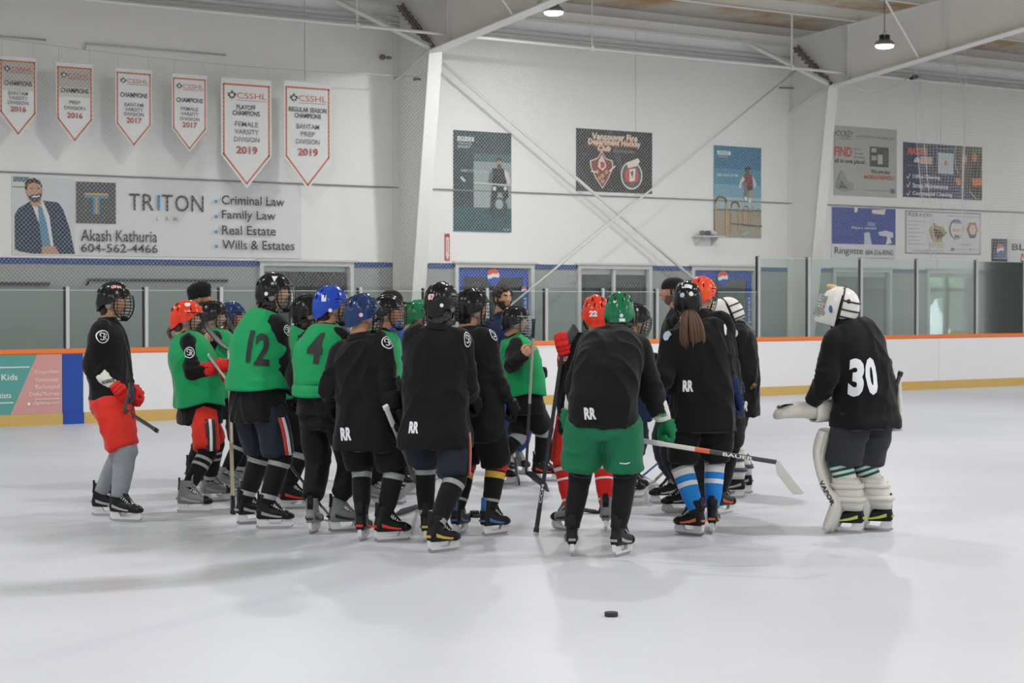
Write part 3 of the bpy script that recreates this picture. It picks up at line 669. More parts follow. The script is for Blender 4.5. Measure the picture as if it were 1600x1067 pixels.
# law-firm banner
s = poster(18, 273, 470, 404, 'law_banner', 'wide white law firm banner with a suited man', mat('vinyl_white', (221,223,224), 0.4), 'banner')
def U(px): return (on_y(px, 340, YW)[0] - (s.root.location.x - s.w/2))/s.w
def box(px0, v0, px1, v1): return (U(px0), v0, U(px1), v1)
s.rect(U(20), 0.02, U(116), 0.985, flat(208,213,216), 'photo_backdrop'); s.rect(U(20), 0.02, U(45), 0.085, flat(110,128,138), 'photo_backdrop'); s.line([(U(20),0.15),(U(40),0.15)], 0.02, flat(150,140,110))
navy = flat(44,62,84); skin = flat(196,150,126); hair = flat(52,46,42)
s.poly([(U(22),0.93),(U(22),0.50),(U(28),0.42),(U(45),0.33),(U(66),0.31),(U(90),0.33),(U(98),0.42),(U(108),0.66),(U(116),0.98),(U(50),0.985),(U(30),0.96)], navy, 'suit')
s.poly([(U(48),0.34),(U(66),0.31),(U(76),0.50),(U(84),0.98),(U(72),0.98),(U(60),0.60)], flat(222,224,226), 'shirt'); s.poly([(U(58),0.38),(U(64),0.38),(U(72),0.60),(U(80),0.97),(U(66),0.97),(U(60),0.60)], flat(96,142,170), 'tie')
s.poly([(U(64),0.90),(U(84),0.88),(U(92),0.985),(U(64),0.985)], skin, 'hand')
s.poly([(U(46),0.28),(U(63),0.28),(U(64),0.36),(U(55),0.40),(U(47),0.36)], skin, 'neck')
s.disc(U(52.5), 0.185, 0.031, skin, 'face', sx=0.86); s.poly([(U(39),0.19),(U(38),0.10),(U(43),0.05),(U(52),0.03),(U(61),0.06),(U(65),0.12),(U(64.5),0.17),(U(62),0.11),(U(52),0.09),(U(43),0.11),(U(41),0.19)], hair, 'hair')
s.poly([(U(40.5),0.20),(U(43),0.26),(U(47),0.245),(U(57),0.235),(U(62),0.22),(U(64.5),0.19),(U(64),0.27),(U(59),0.335),(U(52),0.34),(U(45),0.31)], flat(84,68,60), 'beard'); s.line([(U(50),0.268),(U(60),0.258)], 0.02, flat(232,228,222), 'smile')
s.line([(U(47),0.165),(U(51),0.165)], 0.012, hair, 'eye'); s.line([(U(56),0.16),(U(60),0.16)], 0.012, hair, 'eye')
s.rect(U(118), 0.055, U(179.5), 0.585, flat(84,86,88), 'logo_tile')
s.line([(U(132),0.21),(U(166),0.21)], 0.035, flat(200,158,84)); s.line([(U(132),0.245),(U(166),0.245)], 0.035, flat(66,148,196))
for px, c in ((145.5, (66,148,196)), (149, (200,158,84)), (152.5, (66,148,196))): s.line([(U(px),0.26),(U(px),0.45)], 0.034, flat(*c))
for ch, p0, p1 in (('T',200,217), ('R',221,239), ('T',251,268), ('O',272,293), ('N',297,316)): s.text(ch, U(p0), 0.185, U(p1), 0.40, flat(70,72,74))
s.rect(U(244), 0.195, U(248), 0.39, flat(58,142,198)); 
for ch, p0, p1 in (('L',242,246), ('A',255,261), ('W',268,276)): s.text(ch, U(p0), 0.475, U(p1), 0.53, flat(130,132,134))
s.text('Akash Kathuria', U(124), 0.665, U(243), 0.815, flat(58,60,62), 0.008); s.text('604-562-4466', U(124), 0.845, U(244), 0.955, flat(58,60,62), 0.008)
for i, (tx, e) in enumerate((('Criminal Law', 442), ('Family Law', 428), ('Real Estate', 428), ('Wills & Estates', 457))):
    v = (0.165, 0.365, 0.57, 0.765)[i]; s.text(tx, U(344), v, U(e), v+(0.15 if i == 1 else 0.125), flat(36,38,40), 0.01); s.disc(U(335), v+0.09, 0.0055, flat(60,144,190))
# gym poster
s = poster(708, 203, 798, 363, 'gym_poster', 'tall dark teal poster of a lifter standing on a ball', flat(70,98,100))
s.rect(0.0, 0.0, 1, 0.22, flat(52,68,70)); s.rect(0, 0.22, 0.34, 0.76, flat(46,62,64)); s.rect(0.34, 0.30, 1, 0.76, flat(136,150,150)); s.rect(0, 0.76, 1, 1, flat(44,84,88)); s.rect(0.34,0.40,0.62,0.76, flat(150,162,160))
s.rect(0.06, 0.06, 0.34, 0.105, flat(214,218,218)); s.text('OFF-ICE', 0.08, 0.065, 0.32, 0.10, flat(70,84,86), 0.02, 0.2); s.text('TRAINING', 0.06, 0.115, 0.30, 0.14, flat(170,180,180), 0.01); s.text('SPORT', 0.06, 0.15, 0.28, 0.175, flat(190,198,198), 0.02)
s.text('EARN YOUR ICE TIME', 0.12, 0.385, 0.58, 0.41, flat(176,188,188), 0.01)
s.poly([(0.66,0.36),(0.86,0.36),(0.92,0.42),(0.90,0.52),(0.68,0.54),(0.62,0.46)], flat(36,40,42), 'torso'); s.disc(0.78, 0.32, 0.055, flat(150,128,118), 'face'); s.disc(0.78, 0.345, 0.04, flat(92,72,64), 'beard'); s.disc(0.78, 0.285, 0.052, flat(60,52,48), 'hair', 0, 180)
s.poly([(0.86,0.37),(0.94,0.40),(0.98,0.50),(0.93,0.52),(0.88,0.44)], flat(200,196,190), 'arm'); s.poly([(0.66,0.37),(0.60,0.42),(0.58,0.51),(0.63,0.52),(0.67,0.44)], flat(90,104,108), 'arm')
s.line([(0.34,0.515),(0.98,0.525)], 0.022, flat(196,198,196), 'barbell'); s.poly([(0.66,0.54),(0.92,0.54),(0.94,0.64),(0.86,0.70),(0.83,0.60),(0.75,0.60),(0.72,0.72),(0.63,0.70)], flat(40,44,46), 'legs'); s.disc(0.69,0.565,0.03,flat(206,204,200),'knee'); s.disc(0.88,0.56,0.028,flat(206,204,200),'knee')
s.disc(0.77, 0.76, 0.15, flat(52,66,68), 'ball'); s.disc(0.77, 0.72, 0.07, flat(150,166,166), 'ball_shine'); s.text('SPORT', 0.84, 0.965, 0.97, 0.985, flat(190,200,200))
s.poly([(0.09,0.47),(0.12,0.455),(0.19,0.50),(0.16,0.515)], flat(190,198,198))
# crest poster
s = poster(900, 200, 1018, 303, 'crest_poster', 'black fire department hockey club poster with two crests', flat(48,48,48))
s.poly([(0.40,0),(0.46,0),(0.72,1),(0.64,1)], flat(70,70,70)); s.poly([(0.0,0.5),(0.2,0.9),(0.1,1),(0,1)], flat(60,60,60))
ob = flat(222,142,84); wc = flat(228,222,212)
for (tx, u0, v0, u1, v1) in (('Vancouver Fire', .20, .055, .80, .16), ('Department Hockey', .15, .15, .84, .265), ('Club', .27, .245, .44, .335)):
    s.text(tx, u0-0.006, v0+0.022, u1-0.006, v1+0.022, ob, 0.03); s.text(tx, u0, v0, u1, v1, wc, 0.02)
s.text('50TH', 0.50, 0.27, 0.68, 0.30, flat(120,112,100)); s.text('ANNIVERSARY', 0.47, 0.31, 0.76, 0.36, flat(150,150,146))
sh = [(0.32,0.36),(0.37,0.47),(0.45,0.50),(0.46,0.60),(0.40,0.78),(0.33,0.93),(0.25,0.78),(0.19,0.62),(0.18,0.52),(0.27,0.47)]
s.poly([((p[0]-0.325)*1.1+0.325, (p[1]-0.65)*1.07+0.65) for p in sh], wc, 'crest'); s.poly(sh, flat(132,70,56), 'crest'); s.poly([(0.32,0.40),(0.36,0.50),(0.38,0.60),(0.33,0.66),(0.27,0.60),(0.28,0.50)], flat(224,206,198), 'flame'); s.poly([(0.30,0.52),(0.35,0.52),(0.36,0.60),(0.31,0.63)], flat(190,76,58), 'flame')
for p in ((.26,.68),(.33,.74),(.38,.68),(.33,.83),(.29,.78)): s.disc(p[0], p[1], 0.022, flat(196,150,110), 'crest_mark')
s.line([(0.18,0.68),(0.25,0.69)], 0.02, wc); s.line([(0.42,0.66),(0.49,0.58)], 0.025, wc)
s.disc(0.71, 0.715, 0.145, wc, 'crest'); s.disc(0.71, 0.715, 0.13, flat(88,96,104), 'crest'); s.disc(0.71, 0.725, 0.09, flat(206,84,66), 'crest'); s.poly([(0.64,0.52),(0.72,0.47),(0.79,0.43),(0.82,0.48),(0.78,0.56),(0.66,0.60)], wc, 'helmet'); s.poly([(0.68,0.62),(0.76,0.60),(0.75,0.80),(0.68,0.82)], wc, 'rearing_horse'); s.poly([(0.69,0.66),(0.73,0.64),(0.72,0.76)], flat(60,66,72), 'rearing_horse'); s.text('FIRE DEPARTMENT', 0.61, 0.82, 0.81, 0.86, flat(70,76,84), 0.01)
s.text('vfd club', 0.38, 0.95, 0.46, 0.975, flat(150,150,150))
# sprinter poster
s = poster(1115, 227, 1188, 372, 'sprinter_poster', 'tall blue sky poster of an athlete leaping above arches', flat(72,140,166))
s.rect(0,0,1,0.25, flat(46,116,150)); s.rect(0,0.42,1,0.56, flat(112,164,182)); s.rect(0,0.56,1,0.70, flat(158,186,192)); s.rect(0,0.70,1,1, flat(158,154,134)); s.rect(0,0.69,1,0.71, flat(96,110,108))
s.rect(0.06,0.055,0.34,0.10, flat(220,224,224)); s.text('OFF-ICE', 0.09, 0.06, 0.30, 0.095, flat(110,130,140), 0.02, 0.2); s.text('TRAINING', 0.06, 0.11, 0.28, 0.125, flat(200,214,220)); s.text('EARN YOUR ICE TIME', 0.05, 0.305, 0.50, 0.335, flat(200,218,224), 0.01)
s.disc(0.70, 0.265, 0.045, flat(108,76,62), 'face'); s.poly([(0.63,0.26),(0.66,0.215),(0.70,0.225),(0.75,0.21),(0.77,0.25),(0.72,0.24)], flat(38,32,30), 'hair')
s.poly([(0.60,0.32),(0.68,0.29),(0.76,0.30),(0.82,0.33),(0.79,0.43),(0.68,0.44),(0.65,0.40)], flat(122,58,56), 'shirt'); s.poly([(0.60,0.32),(0.53,0.38),(0.51,0.45),(0.55,0.46),(0.57,0.40),(0.64,0.36)], flat(214,206,196), 'arm'); s.poly([(0.79,0.31),(0.86,0.36),(0.89,0.42),(0.83,0.45),(0.81,0.38)], flat(206,196,186), 'arm')
s.poly([(0.62,0.40),(0.69,0.41),(0.69,0.50),(0.68,0.56),(0.63,0.55),(0.64,0.48)], flat(150,102,84), 'leg'); s.poly([(0.70,0.43),(0.80,0.43),(0.78,0.48),(0.77,0.56),(0.73,0.56),(0.73,0.48)], flat(178,140,114), 'leg'); s.poly([(0.68,0.43),(0.80,0.42),(0.80,0.47),(0.70,0.48)], flat(74,54,50), 'shorts')
s.poly([(0.62,0.55),(0.68,0.55),(0.68,0.59),(0.63,0.59)], wc, 'shoe'); s.poly([(0.72,0.56),(0.77,0.56),(0.76,0.61),(0.71,0.61)], wc, 'shoe')
arch = flat(204,152,70)
for (u, v, ww, bot, th) in ((0.13,0.56,0.22,0.98,0.035),(0.43,0.61,0.16,0.92,0.028),(0.66,0.65,0.11,0.84,0.018),(0.80,0.66,0.07,0.80,0.012),(0.92,0.67,0.06,0.78,0.01)):
    s.line([(u-ww/2,bot),(u-ww/2,v+0.05)] + [(u-ww/2*math.cos(PI*i/8), v+0.05-0.05*math.sin(PI*i/8)) for i in range(9)] + [(u+ww/2,bot)], th, arch, 'arch')
s.line([(0.35,0.85),(0.99,0.87)], 0.025, flat(92,88,80)); s.poly([(0.52,0.97),(0.66,0.93),(0.74,0.94),(0.62,0.985)], flat(170,172,166))
# grey hockey resource poster
s = poster(1303, 196, 1400, 309, 'hockey_poster', 'weathered grey hockey website poster beside the far column', mat('grey_poster', (178,180,172), 0.6, noise=0.06, nscale=5))
s.text('HOCKEY', -0.02, 0.065, 0.29, 0.15, dark); s.text('COMMUNITY', 0.06, 0.165, 0.26, 0.19, mid); s.text('www.hockeycommunity.com', 0.33, 0.11, 0.96, 0.16, flat(96,104,100))
s.text('FIND', 0.0, 0.30, 0.27, 0.44, flat(196,72,52), 0.03); s.text('all in one place!', 0.0, 0.47, 0.48, 0.55, dark, 0.02)
for i, tx in enumerate(('Players', 'Games', 'Tournaments')): s.text(tx, 0.30, 0.31+0.055*i, 0.42+0.03*i, 0.34+0.055*i, mid)
s.rect(0.56, 0.27, 0.86, 0.56, flat(70,68,62)); s.rect(0.58,0.29,0.66,0.35, flat(170,172,166)); s.rect(0.58,0.40,0.66,0.47, flat(168,168,150)); s.rect(0.68,0.38,0.76,0.52, flat(184,188,186)); s.rect(0.78,0.30,0.84,0.53, flat(96,90,80))
s.text('We are also', 0.57, 0.60, 0.88, 0.66, dark, 0.015); s.text('MOBILE FRIENDLY', 0.47, 0.685, 0.97, 0.745, flat(206,92,70), 0.02); s.text('hockeycommunity', 0.45, 0.89, 0.86, 0.93, flat(128,164,178)); s.rect(0.89,0.88,0.96,0.94, flat(84,116,152))
s.poly([(0.02,0.88),(0.06,0.72),(0.12,0.64),(0.16,0.70),(0.20,0.80),(0.30,0.82),(0.28,0.92),(0.12,0.94)], flat(146,156,148), 'skater_drawing'); s.poly([(0.05,0.90),(0.10,0.78),(0.14,0.84),(0.20,0.90)], flat(92,108,100), 'skater_drawing')
# cleaning poster
s = poster(1411, 222, 1533, 313, 'cleaning_poster', 'navy cleaning service poster with a photo of two people', flat(52,56,88))
s.poly([(0.66,0)]+[(1.0,0),(1.0,1.0),(0.94,1.0)]+[(0.66-0.05*math.sin(PI*t)+0.28*t*t, t) for t in (0.95,0.8,0.6,0.4,0.25,0.1)], flat(86,74,54), 'photo'); s.line([(0.66-0.05*math.sin(PI*t)+0.28*t*t, t) for t in (0,.1,.25,.4,.6,.8,.98)], 0.022, flat(190,190,190))
s.poly([(0.74,0.20),(0.76,0.10),(0.80,0.14),(0.81,0.42),(0.72,0.42)], flat(120,80,54), 'hair'); s.disc(0.77,0.24,0.035,flat(206,150,116),'face'); s.disc(0.90,0.20,0.036,flat(206,130,84),'face'); s.poly([(0.68,0.55),(0.74,0.44),(0.82,0.46),(0.83,0.85),(0.70,0.72)], flat(66,58,48), 'coat'); s.poly([(0.83,0.44),(0.92,0.34),(0.99,0.44),(1.0,0.95),(0.86,0.86)], flat(58,52,46), 'coat'); s.poly([(0.86,0.60),(0.99,0.58),(1.0,0.72),(0.88,0.74)], flat(226,124,58), 'glove'); s.poly([(0.64,0.62),(0.71,0.60),(0.72,0.72),(0.68,0.75)], flat(214,122,66), 'glove'); s.rect(0.86,0.02,0.99,0.12, flat(90,122,78))
s.text('MASTER', 0.04, 0.09, 0.30, 0.22, flat(226,110,78), 0.04, 0.15); s.rect(0.20,0.24,0.35,0.38, flat(214,176,170)); s.poly([(0.12,0.32),(0.15,0.26),(0.19,0.28),(0.19,0.36),(0.12,0.36)], flat(196,204,214)); s.text('building maintenance', 0.04,0.40,0.36,0.44, flat(150,152,170)); s.text('Trusted by', 0.38, 0.05, 0.66, 0.11, flat(160,164,184)); s.rect(0.42,0.15,0.62,0.54, flat(196,204,206)); s.disc(0.52,0.34,0.02, flat(220,110,80))
for i, (tx, e) in enumerate((('Office Cleaning', .45), ('Strata Maintenance', .55), ('Commercial Cleaning', .60))):
    s.text(tx, 0.10, 0.58+0.155*i, e, 0.67+0.155*i, flat(214,216,226), 0.03); s.line([(0.03,0.63+0.155*i),(0.045,0.66+0.155*i),(0.07,0.58+0.155*i)], 0.02, flat(214,216,226))
# ringette poster
s = poster(1299, 323, 1398, 407, 'ringette_poster', 'white ringette poster with a blue photo of skaters', mat('vinyl_white', (221,223,224), 0.4))
s.rect(0,0,1,0.70, flat(48,76,156), 'photo'); s.poly([(0.34,0.0),(0.40,0.0),(0.39,0.08),(0.35,0.10)], wc, 'photo_highlight'); s.poly([(0.62,0.03),(0.84,0.01),(0.82,0.12),(0.63,0.10)], wc, 'photo_highlight'); s.poly([(0.50,0.70),(0.50,0.48),(0.58,0.46),(0.62,0.70)], flat(198,206,224), 'photo_highlight'); s.poly([(0.72,0.46),(0.84,0.42),(0.96,0.46),(0.96,0.56),(0.74,0.52)], flat(206,212,228), 'photo_highlight'); s.poly([(0.84,0.70),(0.88,0.46),(0.94,0.66)], wc, 'photo_highlight'); s.poly([(0.56,0.26),(0.68,0.28),(0.66,0.36),(0.54,0.34)], flat(120,140,190), 'photo_highlight')
s.text('Players wanted', 0.30, 0.36, 0.68, 0.42, flat(214,220,232), 0.01); s.text('Ringette', 0.04, 0.76, 0.48, 0.93, dark); s.text('604-216-RING', 0.52, 0.80, 0.96, 0.90, mid, 0.01); s.text('burnabynewwestringette.com', 0.53, 0.945, 0.96, 0.975, mid)
# skate shop poster
s = poster(1414, 329, 1531, 398, 'skate_poster', 'white skate sharpening poster with small round crests', mat('vinyl_white', (221,223,224), 0.4))
s.line([(0.005,0.01),(0.995,0.01),(0.995,0.99),(0.005,0.99),(0.005,0.01)], 0.02, flat(128,130,132), 'border'); s.text('PUCK & EDGE', 0.03, 0.04, 0.35, 0.13, dark, 0.01, 0.2)
for i in range(7): s.line([(0.03,0.24+0.09*i),(0.24-0.03*(i % 3),0.24+0.09*i)], 0.012, flat(168,170,172), 'fine_print')
s.line([(0.54,0.09),(0.98,0.10)], 0.012, flat(168,170,172), 'fine_print'); s.text('www.puckandedge.com', 0.09, 0.91, 0.50, 0.95, mid)
s.poly([(0.30,0.45),(0.36,0.26),(0.42,0.34),(0.48,0.36),(0.54,0.50),(0.48,0.62),(0.46,0.80),(0.38,0.78),(0.34,0.62)], flat(176,152,104), 'skater_drawing'); s.poly([(0.36,0.40),(0.44,0.44),(0.50,0.56),(0.42,0.66),(0.36,0.54)], flat(92,74,60), 'skater_drawing'); s.poly([(0.30,0.74),(0.48,0.70),(0.50,0.84),(0.34,0.84)], flat(206,200,188), 'skater_drawing')
s.disc(0.665, 0.40, 0.09, flat(70,80,88), 'crest', sx=1.0); s.disc(0.665, 0.40, 0.083, wc, 'crest'); s.disc(0.665,0.40,0.083, flat(84,140,186), 'crest', 35, 145); s.text('HOCKEY', 0.61,0.40,0.72,0.46, flat(206,92,70), 0.02); s.poly([(0.63,0.60),(0.65,0.52),(0.67,0.57),(0.69,0.52),(0.70,0.60)], dark, 'crest')
st = [(0.88+0.075*(1 if i % 2 else 0.8)*math.sin(PI*i/6), 0.40-0.19*(1.05 if i % 2 else 0.82)*math.cos(PI*i/6)) for i in range(12)]
s.poly(st, flat(196,92,66), 'crest'); s.poly([((p[0]-0.88)*0.72+0.88, (p[1]-0.40)*0.72+0.40) for p in st], flat(216,206,198), 'crest'); s.poly([(0.83,0.52),(0.93,0.52),(0.91,0.60),(0.85,0.60)], flat(70,86,110), 'crest'); s.text('OPEN 7 DAYS', 0.69, 0.74, 0.86, 0.79, mid); s.rect(0.59,0.85,0.63,0.91, flat(70,92,150)); s.text('puckedge', 0.65,0.86,0.80,0.90, flat(150,160,180)); s.disc(0.85,0.88,0.013, flat(120,190,200)); s.text('@edge', 0.88,0.86,0.97,0.90, flat(150,160,180))
# cola sign and board beside it
s = poster(1549, 373, 1573, 413, 'cola_sign', 'small navy cola sign on the wall at the rink end', flat(40,44,70)); globe(s.root, 0, s.h*0.58, 0.125, -0.022); s.text('PEPSI', 0.15, 0.72, 0.85, 0.80, flat(150,166,200))
s = poster(1576, 374, 1668, 413, 'rink_sign', 'white rink rules sign with black and orange capitals', mat('vinyl_white', (221,223,224), 0.4)); s.text('BLUELINE', 0.04, 0.18, 0.96, 0.45, dark, 0.03); s.text('NO FOOD', 0.18, 0.56, 0.92, 0.90, flat(206,104,70), 0.03, 0.2)
# fire extinguisher sign
s = poster(694.5, 365, 702, 407, 'fire_sign', 'narrow red and white extinguisher arrow sign on the wall', flat(200,72,52), 'sign'); s.rect(0.2,0.14,0.8,0.80, flat(226,220,216)); s.poly([(0.1,0.80),(0.9,0.80),(0.5,0.97)], flat(226,220,216)); s.poly([(0.42,0.2),(0.58,0.2),(0.58,0.7),(0.42,0.7)], flat(206,120,104)); s.rect(0.1,0.02,0.9,0.10, flat(150,50,40))
# shelf with odds and ends
P = on_y(1099, 369, YW); t = thing('wall_shelf', 'small white wall shelf beside the sprinter poster', 'shelf', (P[0], YW, P[2]-0.02))
b = MB(); b.cbox((0,-0.15,0.01), (0.58,0.30,0.025), 0.004); b.build('board', M_frame, t)
for sx in (-0.2, 0.2): b = MB(); b.prism([(0,0),(-0.22,0),(0,-0.16)], -0.012, 0.012, (sx,0,0), (0,1,0), (0,0,1), (1,0,0)); b.build('bracket', M_frame, t)
for k, (dx, col, lab) in enumerate(((-0.16,(96,108,104),'green grey ball of tape on the wall shelf'), (-0.03,(60,66,92),'dark blue cap lying on the wall shelf'), (0.10,(196,196,194),'white cloth bundle on the wall shelf'))):
    b = MB(); b.ellipsoid((0,0,0.05), (0.06+0.02*k,0.06,0.05), 12, 8); 
    if k == 1: b.ellipsoid((0.07,-0.03,0.015), (0.06,0.05,0.012), 10, 6)
    if k == 2: b.ellipsoid((-0.04,0.0,0.075), (0.05,0.05,0.035), 10, 6)
    if k == 0: b.tube([(0,-0.062,0.02),(0,-0.075,0.05),(0,-0.062,0.08)], 0.012, 6)
    o = b.build(('tape_ball','cap','cloth_bundle')[k], mat('shelf_item_%d' % k, col, 0.7), None, True); o.location = (P[0]+dx, YW-0.15, P[2]+0.0022); tag(o, lab, ('tape','cap','cloth')[k])
# ================================================================ FIGURES
def vnoise(p, seed=0):
    p = np.asarray(p, float); i = np.floor(p).astype(np.int64); f = p-i; f = f*f*(3-2*f); r = 0
    for dx in (0, 1):
        for dy in (0, 1):
            for dz in (0, 1):
                h = ((i[:,0]+dx)*374761393 + (i[:,1]+dy)*668265263 + (i[:,2]+dz)*2147483647 + seed*974711) & 0xffffffff
                h = ((h ^ (h >> 13))*1274126177) & 0xffffffff; h = ((h ^ (h >> 16)) & 0xffff)/65535.0
                w = (f[:,0] if dx else 1-f[:,0])*(f[:,1] if dy else 1-f[:,1])*(f[:,2] if dz else 1-f[:,2]); r = r + w*h
    return r*2-1
def remesh(mb, voxel, smooth=3):
    me = mb.mesh('tmp'); bm = bmesh.new(); bm.from_mesh(me); bmesh.ops.recalc_face_normals(bm, faces=bm.faces); bm.to_mesh(me); bm.free()
    o = bpy.data.objects.new('tmp', me); COL.objects.link(o)
    r = o.modifiers.new('r', 'REMESH'); r.mode = 'VOXEL'; r.voxel_size = voxel
    if smooth: s = o.modifiers.new('s', 'SMOOTH'); s.iterations = smooth; s.factor = 0.5
    dg = bpy.context.evaluated_depsgraph_get(); ev = o.evaluated_get(dg)
    out = bpy.data.meshes.new_from_object(ev); out.materials.clear()
    bpy.data.objects.remove(o); bpy.data.meshes.remove(me); return out
def displace(me, fn):
    n = len(me.vertices); P = np.empty(n*3); N = np.empty(n*3); me.vertices.foreach_get('co', P); me.vertices.foreach_get('normal', N)
    P = P.reshape(-1, 3); N = N.reshape(-1, 3); P = P + N*fn(P)[:, None]; me.vertices.foreach_set('co', P.ravel()); me.update()
def catmull(pts, k=4):
    pts = [np.asarray(p, float) for p in pts]; P = [2*pts[0]-pts[1]] + pts + [2*pts[-1]-pts[-2]]; out = []
    for i in range(1, len(P)-2):
        for j in range(k):
            t = j/k; a, b_, c, d = P[i-1], P[i], P[i+1], P[i+2]
            out.append(0.5*(2*b_ + (c-a)*t + (2*a-5*b_+4*c-d)*t*t + (3*b_-a-3*c+d)*t**3))
    out.append(pts[-1]); return out
def sring(c, X, Y, a, b_, n=24, e=2.4):
    t = np.linspace(0, 2*PI, n, endpoint=False); ct, st = np.cos(t), np.sin(t)
    x = np.sign(ct)*np.abs(ct)**(2/e)*a; y = np.sign(st)*np.abs(st)**(2/e)*b_
    return np.asarray(c) + np.outer(x, X) + np.outer(y, Y)
def ik(a, c, l1, l2, hint):
    a, c = np.asarray(a, float), np.asarray(c, float); d = c-a; D = np.linalg.norm(d); u = d/D
    D2 = min(D, (l1+l2)*0.998); x = (l1*l1-l2*l2+D2*D2)/(2*D2); h = math.sqrt(max(l1*l1-x*x, 1e-6))
    hv = np.asarray(hint, float); hv = unit(hv-u*np.dot(hv, u)); return a+u*x*(D/D2)+hv*h
def rotm(yaw=0, pitch=0, roll=0):
    """yaw>0 turns to the right, pitch>0 nods down, roll>0 tilts to the right (degrees)"""
    y, p, r = -math.radians(yaw), -math.radians(pitch), math.radians(roll)
    Z = np.array([[math.cos(y),-math.sin(y),0],[math.sin(y),math.cos(y),0],[0,0,1]])
    X = np.array([[1,0,0],[0,math.cos(p),-math.sin(p)],[0,math.sin(p),math.cos(p)]])
    Y = np.array([[math.cos(r),0,math.sin(r)],[0,1,0],[-math.sin(r),0,math.cos(r)]]); return Z @ X @ Y

def fabric(name, rgb, rough=0.85, bump=0.25): return mat(name, rgb, rough, noise=0.10, nscale=5, bump=bump, bscale=140, spec=0.2, sheen=0.12)
F_black = fabric('black_jersey_cloth', (20, 20, 22)); F_navy = fabric('navy_cloth', (30, 42, 70)); F_navyp = fabric('navy_pants_cloth', (34, 39, 50))
F_green = fabric('green_bib_mesh', (24, 148, 88), 0.75); F_blackp = fabric('black_pants_cloth', (19, 19, 21), 0.8); F_red = fabric('red_pants_cloth', (206, 48, 36), 0.7)
F_grn = fabric('green_pants_cloth', (24, 108, 74), 0.6); F_grey = fabric('grey_sock_knit', (138, 144, 150)); F_white = fabric('white_sock_knit', (212, 214, 216))
F_blue = fabric('sky_blue_sock_knit', (36, 128, 206)); F_gold = fabric('gold_sock_knit', (216, 172, 74)); F_sred = fabric('red_sock_knit', (204, 42, 36)); F_dgrn = fabric('dark_green_sock_knit', (22, 92, 66))
F_sock = fabric('black_sock_knit', (21, 22, 24)); F_char = fabric('charcoal_cloth', (50, 52, 56)); F_royal = fabric('blue_cloth', (38, 78, 140))
M_tape = mat('grey_sock_tape', (150, 154, 156), 0.35, noise=0.12, nscale=30, bump=0.3, bscale=40)
SKIN = [mat('skin_tan', (190, 142, 112), 0.5, noise=0.05, nscale=20), mat('skin_light', (214, 172, 146), 0.5, noise=0.05, nscale=20), mat('skin_brown', (158, 112, 84), 0.5, noise=0.05, nscale=20)]
M_eyew = mat('eye_white', (225, 222, 218), 0.3); M_eyed = mat('eye_dark', (30, 24, 22), 0.3); M_lip = mat('lip', (158, 96, 86), 0.5)
M_hair = mat('dark_hair', (34, 28, 26), 0.6, noise=0.3, nscale=60, bump=0.6, bscale=90); M_brown = mat('brown_hair', (84, 58, 42), 0.55, noise=0.35, nscale=50, bump=0.6, bscale=80)
M_beard = mat('dark_beard', (44, 34, 30), 0.8, noise=0.3, nscale=80, bump=0.6, bscale=120)
H_ = lambda n, c: mat('helmet_'+n, c, 0.2, spec=0.28)
HEL = {'black': H_('black', (24,24,26)), 'red': H_('red', (222,62,36)), 'blue': H_('blue', (34,72,176)), 'navy': H_('navy', (32,54,98)), 'green': H_('green', (22,108,70)), 'white': H_('white', (220,220,216)), 'orange': H_('orange', (226,78,44))}
M_cage = mat('black_cage_wire', (36, 36, 38), 0.35, 0.5); M_cagew = mat('steel_cage_wire', (176, 180, 182), 0.3, 0.7)
M_vent = mat('helmet_vent', (10, 10, 11), 0.8); M_pad = mat('helmet_foam', (16, 16, 17), 0.9); M_ear = mat('ear_guard', (120, 116, 112), 0.3)
M_boot = mat('black_skate_boot', (22, 22, 24), 0.45, noise=0.15, nscale=30, spec=0.25); M_bootg = mat('grey_skate_boot', (118, 122, 124), 0.4, noise=0.2, nscale=25); M_holder = mat('white_blade_holder', (214, 214, 214), 0.4); M_steelb = mat('skate_steel', (170, 174, 178), 0.25, 0.9); M_lace = mat('white_lace', (206, 206, 202), 0.8); M_toe = mat('skate_toe_cap', (18, 18, 20), 0.3, spec=0.3)
ACC = {'red': mat('accent_red', (206,54,40), 0.4), 'yellow': mat('accent_gold', (196,166,74), 0.4), 'blue': mat('accent_blue', (50,104,150), 0.4), 'silver': mat('accent_silver', (150,154,156), 0.35), 'white': mat('accent_white', (214,214,214), 0.4), 'black': mat('accent_black', (30,30,32), 0.4), 'orange': mat('accent_orange', (214,110,60), 0.4), 'lime': mat('accent_lime', (186,200,70), 0.4)}
G_ = lambda n, c: mat('glove_'+n, c, 0.6, noise=0.08, nscale=20, bump=0.2, bscale=70, spec=0.15)
GLV = {'red': G_('red', (206,44,40)), 'black': G_('black', (26,26,28)), 'green': G_('green', (24,112,72)), 'navy': G_('navy', (28,46,84)), 'white': G_('white', (214,212,206)), 'grey': G_('grey', (140,138,134))}
P_white = mat('decal_white', (222, 226, 232), 0.6); P_black = mat('decal_black', (34, 36, 36), 0.7); P_ice = mat('decal_pale_blue', (176, 200, 222), 0.6); P_red = mat('decal_red', (196, 60, 50), 0.6); P_pink = mat('decal_pink', (226, 180, 180), 0.6)

